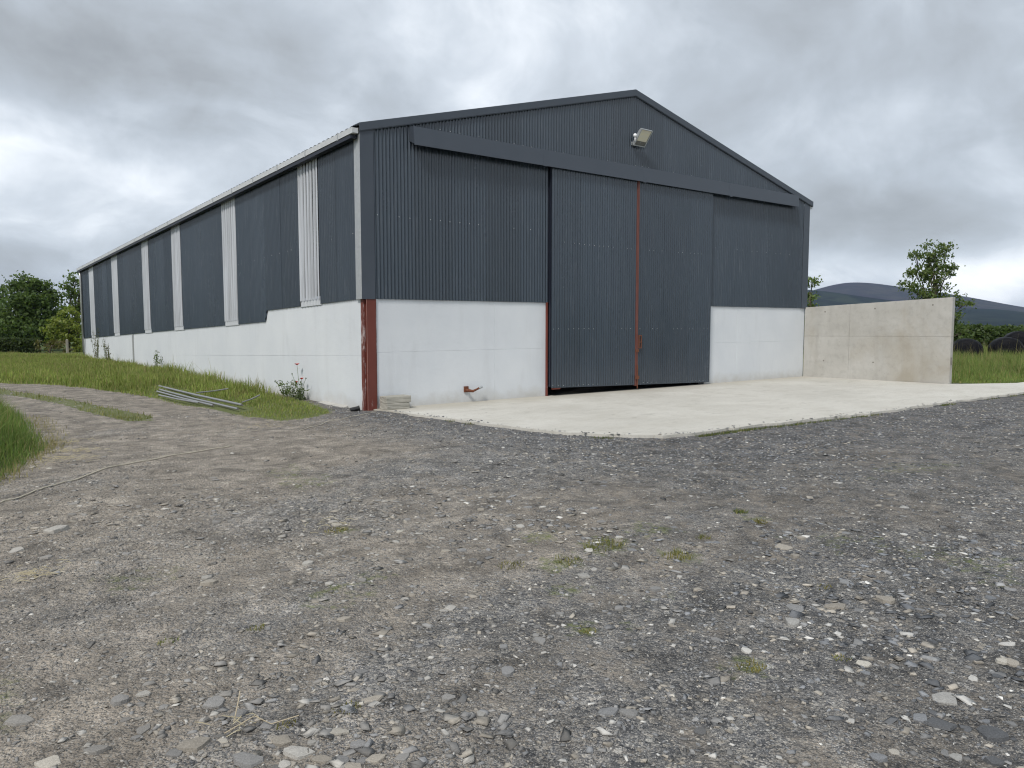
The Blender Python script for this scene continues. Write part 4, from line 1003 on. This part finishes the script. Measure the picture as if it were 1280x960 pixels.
# weed tufts one could count in the yard
WG = 'weed tufts growing in the gravel'
def tuft(x, y, r, h, n, olive, lab):
    k = rng.random(n) ** .5 * r; a = rng.random(n) * 2 * pi
    o = blades('weed_tuft', lab, x + k * np.cos(a), y + k * np.sin(a) * .8, h * rng.uniform(.4, 1.1, n), .007, (.075 + .05 * olive, .115 + .01 * olive, .03), (.15 + .06 * olive, .18, .055), .7, yellow=.1 + .2 * olive)
    del o['kind']; return tag(o, None, 'weed', WG)
for x, y, r, h, n, ol, lab in (
    (-2.69, -9.0, .17, .05, 260, .5, 'widest green weed patch in the middle of the gravel yard'),
    (-2.47, -9.49, .12, .05, 160, .8, 'olive weed tuft just right of the widest green weed patch'),
    (-1.08, -9.01, .07, .05, 110, 0, 'small fresh green tuft alone on the dark gravel below the apron'),
    (-3.13, -9.09, .11, .04, 120, .6, 'low weed tuft just left of the widest green weed patch'),
    (-3.49, -8.92, .10, .04, 90, .8, 'leftmost thin weed tuft of the row through the middle of the yard'),
    (-1.27, -9.34, .06, .04, 110, 1, 'sparse olive weed below the small fresh green tuft'),
    (-3.85, -10.03, .06, .03, 60, 1, 'short olive weed in the centre below the row of tufts'),
    (-1.95, -9.31, .06, .04, 60, .5, 'small weed between the olive tuft and the sparse olive weed'),
    (-4.03, -7.34, .10, .04, 90, 1, 'straw coloured weed tuft left of centre, well below the apron corner'),
    (-3.59, -10.87, .08, .035, 130, 1, 'olive moss tuft at the lower right, left of the pale grey flat stone'),
    (-3.16, -11.08, .05, .03, 50, .6, 'tiny weed next to the cream stone at the lower right'),
    (-5.65, -8.79, .05, .04, 70, .2, 'upper left one of two dark green weeds on the tan dirt'),
    (-5.23, -8.9, .05, .035, 60, .6, 'dark green weed on the tan dirt, right of its twin'),
    (-5.25, -10.05, .06, .03, 60, .8, 'weed among the slate slabs at the bottom left'),
    (-2.2, -10.43, .06, .03, 50, 1, 'olive weed beside the tan stones on the right'),
    (-5.5, -10.0, .05, .03, 50, .9, 'weed at the foot of the crooked dry twig')):
    tuft(x, y, r, h, n, ol, lab)
# dry twigs
for i, (pts, lab) in enumerate((([(-5.72, -9.93, .02), (-5.60, -9.93, .05), (-5.55, -9.98, .02), (-5.45, -10.02, .03)], 'crooked pale dry twig among the slate stones at the lower left'),
                  ([(-5.66, -9.86, .012), (-5.62, -9.80, .07), (-5.60, -9.76, .09)], 'short upright dry stalk beside the crooked twig'))):
    o = MB().tube([(a, b, float(gh(a, b)) + c) for a, b, c in pts], .0026, 5).build('dry_twig', MT['twig']); tag(o, lab, 'twig', 'dry twigs on the gravel')

# ------------------------------------------------------------------ poppies and weeds by the wall
def leafy_mesh(pts, size, c0, c1, asp=.45, flat=0.):
    pts = np.asarray(pts, float); n = len(pts)
    a = rng.normal(0, 1, (n, 3)); a[:, 2] *= (1 - flat); a /= np.linalg.norm(a, axis=1)[:, None]
    b = rng.normal(0, 1, (n, 3)); b[:, 2] *= (1 - flat); b -= a * (a * b).sum(1)[:, None]; b /= np.linalg.norm(b, axis=1)[:, None]
    s = (size * rng.uniform(.6, 1.3, n))[:, None]
    nn = np.cross(a, b) * s * .18
    v = np.stack([pts - a * s, pts + b * s * asp + nn, pts + a * s, pts - b * s * asp + nn], 1).reshape(-1, 3)
    f = (np.arange(n) * 4)[:, None] + np.array([[0, 1, 2, 3]])
    k = rng.random((n, 1)); c = (np.array(c0) * (1 - k) + np.array(c1) * k) * rng.uniform(.8, 1.2, (n, 1))
    return v, f, np.repeat(c, 4, 0)
pop = empty('poppy_plant', (-.16, 2.66, 0)); tag(pop, 'wild poppy plant with red flowers against the white wall', 'flower')
m = MB(); tips = [(.02, .16, .73), (.0, -.12, .44), (-.02, .10, .36), (-.03, .32, .54), (.0, -.34, .48), (-.05, -.24, .36)]
for tx, ty, tz in tips: m.tube([(0, 0, 0), (tx * .4, ty * .35, tz * .5), (tx, ty, tz)], [.007, .005, .004], 5)
m.build('stem', plain('poppy_stem', (.12, .16, .07), .7), pop)
for k, (tx, ty, tz) in enumerate(tips[:2] + [tips[2]]):
    R_ = (.055, .045, .028)[k]; m = MB()
    for q in range(4):
        a0 = q * pi / 2; vs = [(tx, ty, tz)]
        for j in range(5):
            a = a0 - .85 + 1.7 * j / 4; rr = R_ * (1 - .1 * abs(j - 2)); vs.append((tx + rr * cos(a), ty + rr * sin(a), tz + .032 + .008 * (j % 2)))
        m.add(vs, [(0, j, j + 1) for j in range(1, 5)])
    m.build('poppy_flower', MT['petal'], pop)
for tx, ty, tz in tips[3:]:
    m = MB().add(*ball((tx, ty, tz), .016, 5)); m.build('bud', plain('poppy_bud', (.10, .13, .07), .7), pop)
pp = []
for i in range(150):
    tx, ty, tz = random.choice(tips); t_ = random.random() ** 1.6 * .75; pp.append((tx * t_ + random.gauss(0, .05), ty * t_ + random.gauss(0, .09), abs(tz * t_ * .8 + random.gauss(0, .03)) + .02))
v, f, c = leafy_mesh(pp, .045, (.075, .105, .055), (.14, .17, .095)); link('leaves', mesh('leaves', v, f, False, c), MT['leaf'], pop)
WD = 'tall weeds along the white wall'
def wall_weed(x, y, h, n, seedc, label):
    o = empty('wall_weed', (x, y, 0)); tag(o, label, 'weed', WD)
    m = MB(); pts = []
    for i in range(n):
        dx, dy = random.gauss(0, .10), random.gauss(0, .22); hh = h * random.uniform(.6, 1.05)
        m.tube([(dx * .3, dy * .3, 0), (dx * .7, dy * .7, hh * .55), (dx, dy, hh)], [.009, .007, .004], 4)
        for k in range(26):
            t_ = random.uniform(.15, 1); pts.append((dx * t_ + random.gauss(0, .035), dy * t_ + random.gauss(0, .05), hh * t_ + random.gauss(0, .03)))
    m.build('stem', plain('weed_stem', (.10, .12, .05), .8), o)
    v, f, c = leafy_mesh(pts, .034, *seedc); link('leaves', mesh('leaves', v, f, False, c), MT['leaf'], o)
g_ = ((.07, .11, .035), (.13, .17, .06)); s_ = ((.09, .08, .045), (.16, .15, .07))
wall_weed(-.35, 24.0, 1.45, 7, s_, 'brown seeded dock stems near the far end of the white wall')
wall_weed(-.40, 21.2, 1.05, 6, s_, 'dark weed stalks right of the seeded dock by the wall')
wall_weed(-.25, 14.2, .75, 6, g_, 'leafy green weed clump midway along the white wall')
wall_weed(-.16, 3.35, .40, 6, g_, 'pale leafy weed clump beside the poppies')

# ------------------------------------------------------------------ trees, hedges
def crown_pts(blobs, per, clump=.28):
    out = []
    for (x, y, z, rx, ry, rz) in blobs:
        nc = max(6, int(per * (rx * ry * rz) ** .66)); 
        for i in range(nc):
            d = rng.normal(0, 1, 3); d /= np.linalg.norm(d); r = rng.random() ** .30
            c = np.array((x, y, z)) + d * r * np.array((rx, ry, rz))
            k = rng.integers(14, 34); cs = clump * rng.uniform(.6, 1.4)
            out.append(c + rng.normal(0, 1, (k, 3)) * np.array((cs, cs, cs * .6)))
    return np.concatenate(out)
def tree(name, base, trunk_h, tr, blobs, per, leaf_s, c0, c1, label, cat='tree', group=None, clump=.28, limb_n=None, thin=1.):
    o = empty(name, base); tag(o, label, cat, group)
    if name == 'ash_tree': o.scale = (.88, .88, 1)
    m = MB(); tops = [b for b in blobs]
    ctr = np.mean([b[:3] for b in blobs], 0); th = max(b[2] for b in blobs)
    m.tube([(0, 0, -.4), (ctr[0] * .15, ctr[1] * .15, trunk_h * .5), (ctr[0] * .5, ctr[1] * .5, trunk_h), (ctr[0], ctr[1], trunk_h + (th - trunk_h) * .7)], [tr * 1.25, tr, tr * .75, tr * .2], 9)
    for b in blobs:
        st = np.array((ctr[0] * .4, ctr[1] * .4, min(trunk_h * random.uniform(.7, 1.15), b[2] * .9))); en = np.array(b[:3]); md = (st + en) / 2 + np.array((0, 0, -.12 * np.linalg.norm(en - st)))
        m.tube([st, md, en], [tr * .42, tr * .26, tr * .09], 6)
        for q in range(3):
            e2 = en + np.array([random.uniform(-1, 1) * b[3] * .8, random.uniform(-1, 1) * b[4] * .8, random.uniform(-.2, 1) * b[5] * .8]); m.tube([md * .4 + en * .6, (en + e2) / 2, e2], [tr * .14, tr * .09, tr * .03], 5)
    m.build('trunk', MT['bark'], o, 0, True)
    pts = crown_pts(blobs, per, clump)
    v, f, c = leafy_mesh(pts, leaf_s, c0, c1, .55)
    link('crown', mesh('crown', v, f, False, c), MT['leaf'], o); return o
DK = ((.060, .102, .032), (.125, .18, .052)); MD = ((.070, .120, .032), (.14, .195, .052)); LT = ((.14, .20, .040), (.26, .29, .072))
# the lone ash behind the wing wall
tree('ash_tree', (30.99, 3.41, -.05), 2.6, .11, [(0, 0, 5.0, .55, .55, .55), (-.15, .1, 4.5, .7, .7, .45), (.5, -.4, 4.9, .4, .4, .35), (-.75, .6, 4.75, .35, .35, .25), (.65, -.5, 4.2, .5, .5, .35), (-.7, .55, 4.0, .7, .6, .35), (0, 0, 3.8, .6, .6, .4),
     (-.95, .75, 3.4, .55, .5, .22), (-.4, .3, 3.15, .6, .6, .3), (.35, -.25, 3.2, .5, .5, .5), (.1, -.1, 2.6, .7, .7, .4), (-.65, .5, 2.45, .5, .5, .3), (.85, -.65, 2.75, .5, .5, .25), (1.35, -1.05, 2.55, .5, .4, .2), (1.0, -.8, 1.8, .5, .5, .5), (1.3, -1.0, 1.2, .4, .4, .4), (.4, -.3, 1.6, .6, .6, .6)],
     52, .080, (.070, .115, .034), (.155, .20, .062), 'tall open ash tree standing alone behind the concrete wing wall', clump=.155)
tree('young_tree', (30.4, 9.2, -.15), 2.2, .12, [(0, 0, 3.9, .30, .3, .45), (.05, 0, 3.2, .35, .35, .30), (0, 0, 2.2, .40, .40, .45), (-.3, .3, 1.6, .6, .6, .6), (.1, 0, 2.7, .3, .3, .3)], 40, .085, (.08, .125, .034), (.15, .21, .06),
     'narrow young tree showing just past the right corner of the shed', clump=.13)
TG = 'trees beyond the far end of the shed'
tree('broad_tree', (-.21, 45.5, -.45), 2.2, .24, [(0, 0, 3.7, 1.3, 1.3, .9), (-.8, .5, 2.8, 1.2, 1.2, 1.0), (.8, -.4, 2.9, 1.0, 1.0, 1.0), (-.35, 0, 4.7, .75, .75, .45), (.35, .2, 4.55, .6, .6, .45), (-.9, .3, 4.5, .4, .4, .25), (.0, -.6, 1.6, 1.5, 1.2, 1.0), (-1.3, 0, 1.5, 1.0, 1.0, 1.0), (1.1, 0, 3.8, .4, .4, .4), (1.2, 0, 1.6, .8, .8, 1)],
     52, .13, *DK, 'large dark broad tree beyond the far end of the long wall', group=TG, clump=.24)
tree('upright_tree', (2.25, 46.3, -.2), 2.4, .18, [(0, 0, 4.7, .40, .4, .45), (.35, -.2, 4.1, .5, .5, .5), (-.45, .2, 4.4, .3, .3, .3), (.9, -.5, 3.6, .7, .7, .9), (-.3, .2, 3.3, .55, .5, .5), (.5, 0, 2.6, .9, .9, .8), (1.1, 0, 4.1, .5, .5, .35)],
     30, .11, *MD, 'slimmer upright tree right against the far corner of the shed', group=TG, clump=.2)
tree('sparse_tree', (-2.1, 54.0, -.2), 2.6, .2, [(-.2, 0, 4.0, .9, .9, .4), (.6, .2, 3.7, .7, .7, .3), (-1.2, 0, 3.3, 1.0, 1.0, .7), (.2, 0, 2.9, 1.3, 1.2, .8), (-.3, 0, 1.6, 1.8, 1.4, 1.0), (1.0, 0, 4.2, .35, .35, .25)],
     17, .13, *DK, 'thin topped tree at the far left edge of the photo', group=TG, clump=.22)
tree('dense_tree', (-4.6, 47.0, -.2), 2.0, .2, [(0, 0, 2.6, 1.4, 1.3, 1.1), (1.6, 0, 2.3, 1.2, 1.2, 1.2), (-1.4, .4, 2.2, 1.3, 1.3, 1.2), (.7, 0, 1.2, 1.8, 1.4, 1.0)], 22, .14, *DK, 'low dense dark tree left of the broad tree', group=TG, clump=.26)
BG = 'bushes at the far corner'
tree('yellow_bush', (.55, 37.6, -.2), 1.0, .07, [(0, 0, 1.8, .75, .6, .8), (.4, 0, 1.2, .75, .6, .7), (-.75, 0, 1.25, .5, .5, .6), (-.3, 0, .8, .6, .6, .5), (.25, 0, 2.4, .35, .35, .4), (.7, -.2, .6, .6, .5, .4)], 55, .10, *LT, 'yellow green bush beside the far corner of the shed', 'bush', BG, clump=.16)
tree('low_bush', (-.6, 36.4, -.2), .6, .05, [(0, 0, .55, .55, .5, .35), (.6, 0, .5, .5, .5, .35)], 30, .09, (.085, .085, .032), (.16, .14, .06), 'low brownish bush at the foot of the yellow green bush', 'bush', BG, clump=.12)
def hedge(name, a, b, h, th, n, leaf_s, c0, c1, label, seed):
    a = np.array(a, float); b = np.array(b, float); L_ = np.linalg.norm(b - a); u = (b - a) / L_; nrm = np.array((-u[1], u[0]))
    t_ = rng.random(n); hh = h * (.80 + .35 * fbm(t_ * L_ * .6 + seed, np.zeros(n) + seed, 4))
    q = rng.random(n); ang = rng.random(n) * pi
    rr = .55 + .45 * rng.random(n) ** .5
    off = np.cos(ang) * th * rr; z = np.sin(ang) ** .6 * hh * rr
    p = a[None] + u[None] * (t_ * L_)[:, None] + nrm[None] * off[:, None]
    v, f, c = leafy_mesh(np.stack([p[:, 0], p[:, 1], z - .12], 1), leaf_s, c0, c1, .55)
    o = empty(name, (0, 0, 0)); tag(o, label, 'hedge')
    link('foliage', mesh(name, v, f, False, c), MT['leaf'], o)
    m = MB(); k = 0
    for i in range(int(L_ / 1.5)):
        p0 = a + u * (i * 1.5 + .5); m.tube([(p0[0], p0[1], -.3), (p0[0] + .1, p0[1], h * .4), (p0[0], p0[1] + .1, h * .75)], [.05, .035, .015], 5)
    m.build('stems', MT['bark'], o)
hedge('field_hedge', (30, 14), (66, -12), 1.62, .9, 26000, .14, (.040, .068, .022), (.085, .125, .036), 'long clipped hedge behind the black bales on the right', 3)
hedge('lane_hedge', (-16, 38.5), (-.9, 37.6), .98, .6, 12000, .11, (.030, .050, .016), (.065, .09, .028), 'low dark hedge under the trees on the left', 8)
hedge('boundary_hedge', (3, 62), (-40, 48), 2.3, 1.0, 16000, .18, (.026, .045, .016), (.055, .08, .026), 'tall far boundary hedge behind the trees on the left', 12)
o = empty('fence_post', (-.2, 32.85, -.2)); tag(o, 'single weathered fence post beyond the far corner of the shed', 'post')
MB().box((-.055, -.055, 0), (.055, .055, .95)).build('post_shaft', MT['post'], o, .008)
MB().hexa([(-.055, -.055, 0.952), (.055, -.055, 0.952), (.055, .055, 0.952), (-.055, .055, 0.952), (-.03, -.03, 1.00), (.03, -.03, 1.00), (.03, .03, 1.00), (-.03, .03, 1.00)]).build('post_cap', MT['post'], o)

# ------------------------------------------------------------------ wrapped bales
BLG = 'black wrapped silage bales'
def bale(x, y, z, rz, label, r=.58, l=1.15):
    m = MB(); n = 28; prof = [(-l / 2 - .03, r * .02), (-l / 2 - .01, r * .45), (-l / 2 + .02, r * .75), (-l / 2 + .08, r * .92), (-l / 2 + .18, r), (0, r * 1.01), (l / 2 - .18, r), (l / 2 - .08, r * .92), (l / 2 - .02, r * .75), (l / 2 + .01, r * .45), (l / 2 + .03, r * .02)]
    vs = []; fs = []
    for i, (yy, rr) in enumerate(prof):
        for k in range(n):
            a = 2 * pi * k / n; q = rr * (1 + random.uniform(-.018, .018)); vs.append((q * cos(a), yy + random.uniform(-.008, .008), q * sin(a) * .95))
    for i in range(len(prof) - 1):
        for k in range(n): fs.append((i * n + k, i * n + (k + 1) % n, (i + 1) * n + (k + 1) % n, (i + 1) * n + k))
    fs.append(tuple(range(n))); fs.append(tuple((len(prof) - 1) * n + k for k in reversed(range(n))))
    o = m.add(vs, fs).build('silage_bale', MT['bale'], None, 0, True); o.location = (x, y, z); o.rotation_euler = (0, 0, rz)
    return tag(o, label, 'bale', BLG)
bale(27.41, .46, .45, RD(-62), 'black wrapped round bale nearest the end of the wing wall')
bale(29.27, -.35, .50, RD(-58), 'black wrapped round bale at the right edge of the photo')
bale(32.3, .25, .72, RD(-64), 'black wrapped bale raised behind the right edge bale')
bale(28.9, 1.0, .42, RD(-60), 'black wrapped bale half hidden between the two front bales')

# ------------------------------------------------------------------ air
def build_haze():
    m = bpy.data.materials.new('haze_air'); m.use_nodes = True; nt = m.node_tree
    for n in list(nt.nodes): nt.nodes.remove(n)
    v = nt.nodes.new('ShaderNodeVolumePrincipled'); v.inputs['Color'].default_value = (.60, .74, 1.0, 1); v.inputs['Density'].default_value = .00010; v.inputs['Anisotropy'].default_value = 0
    o_ = nt.nodes.new('ShaderNodeOutputMaterial'); nt.links.new(v.outputs[0], o_.inputs['Volume'])
    o = MB().box((-4600, -4600, -9), (4600, 4600, 175)).build('haze', m); return tag(o, kind='stuff')
build_haze()
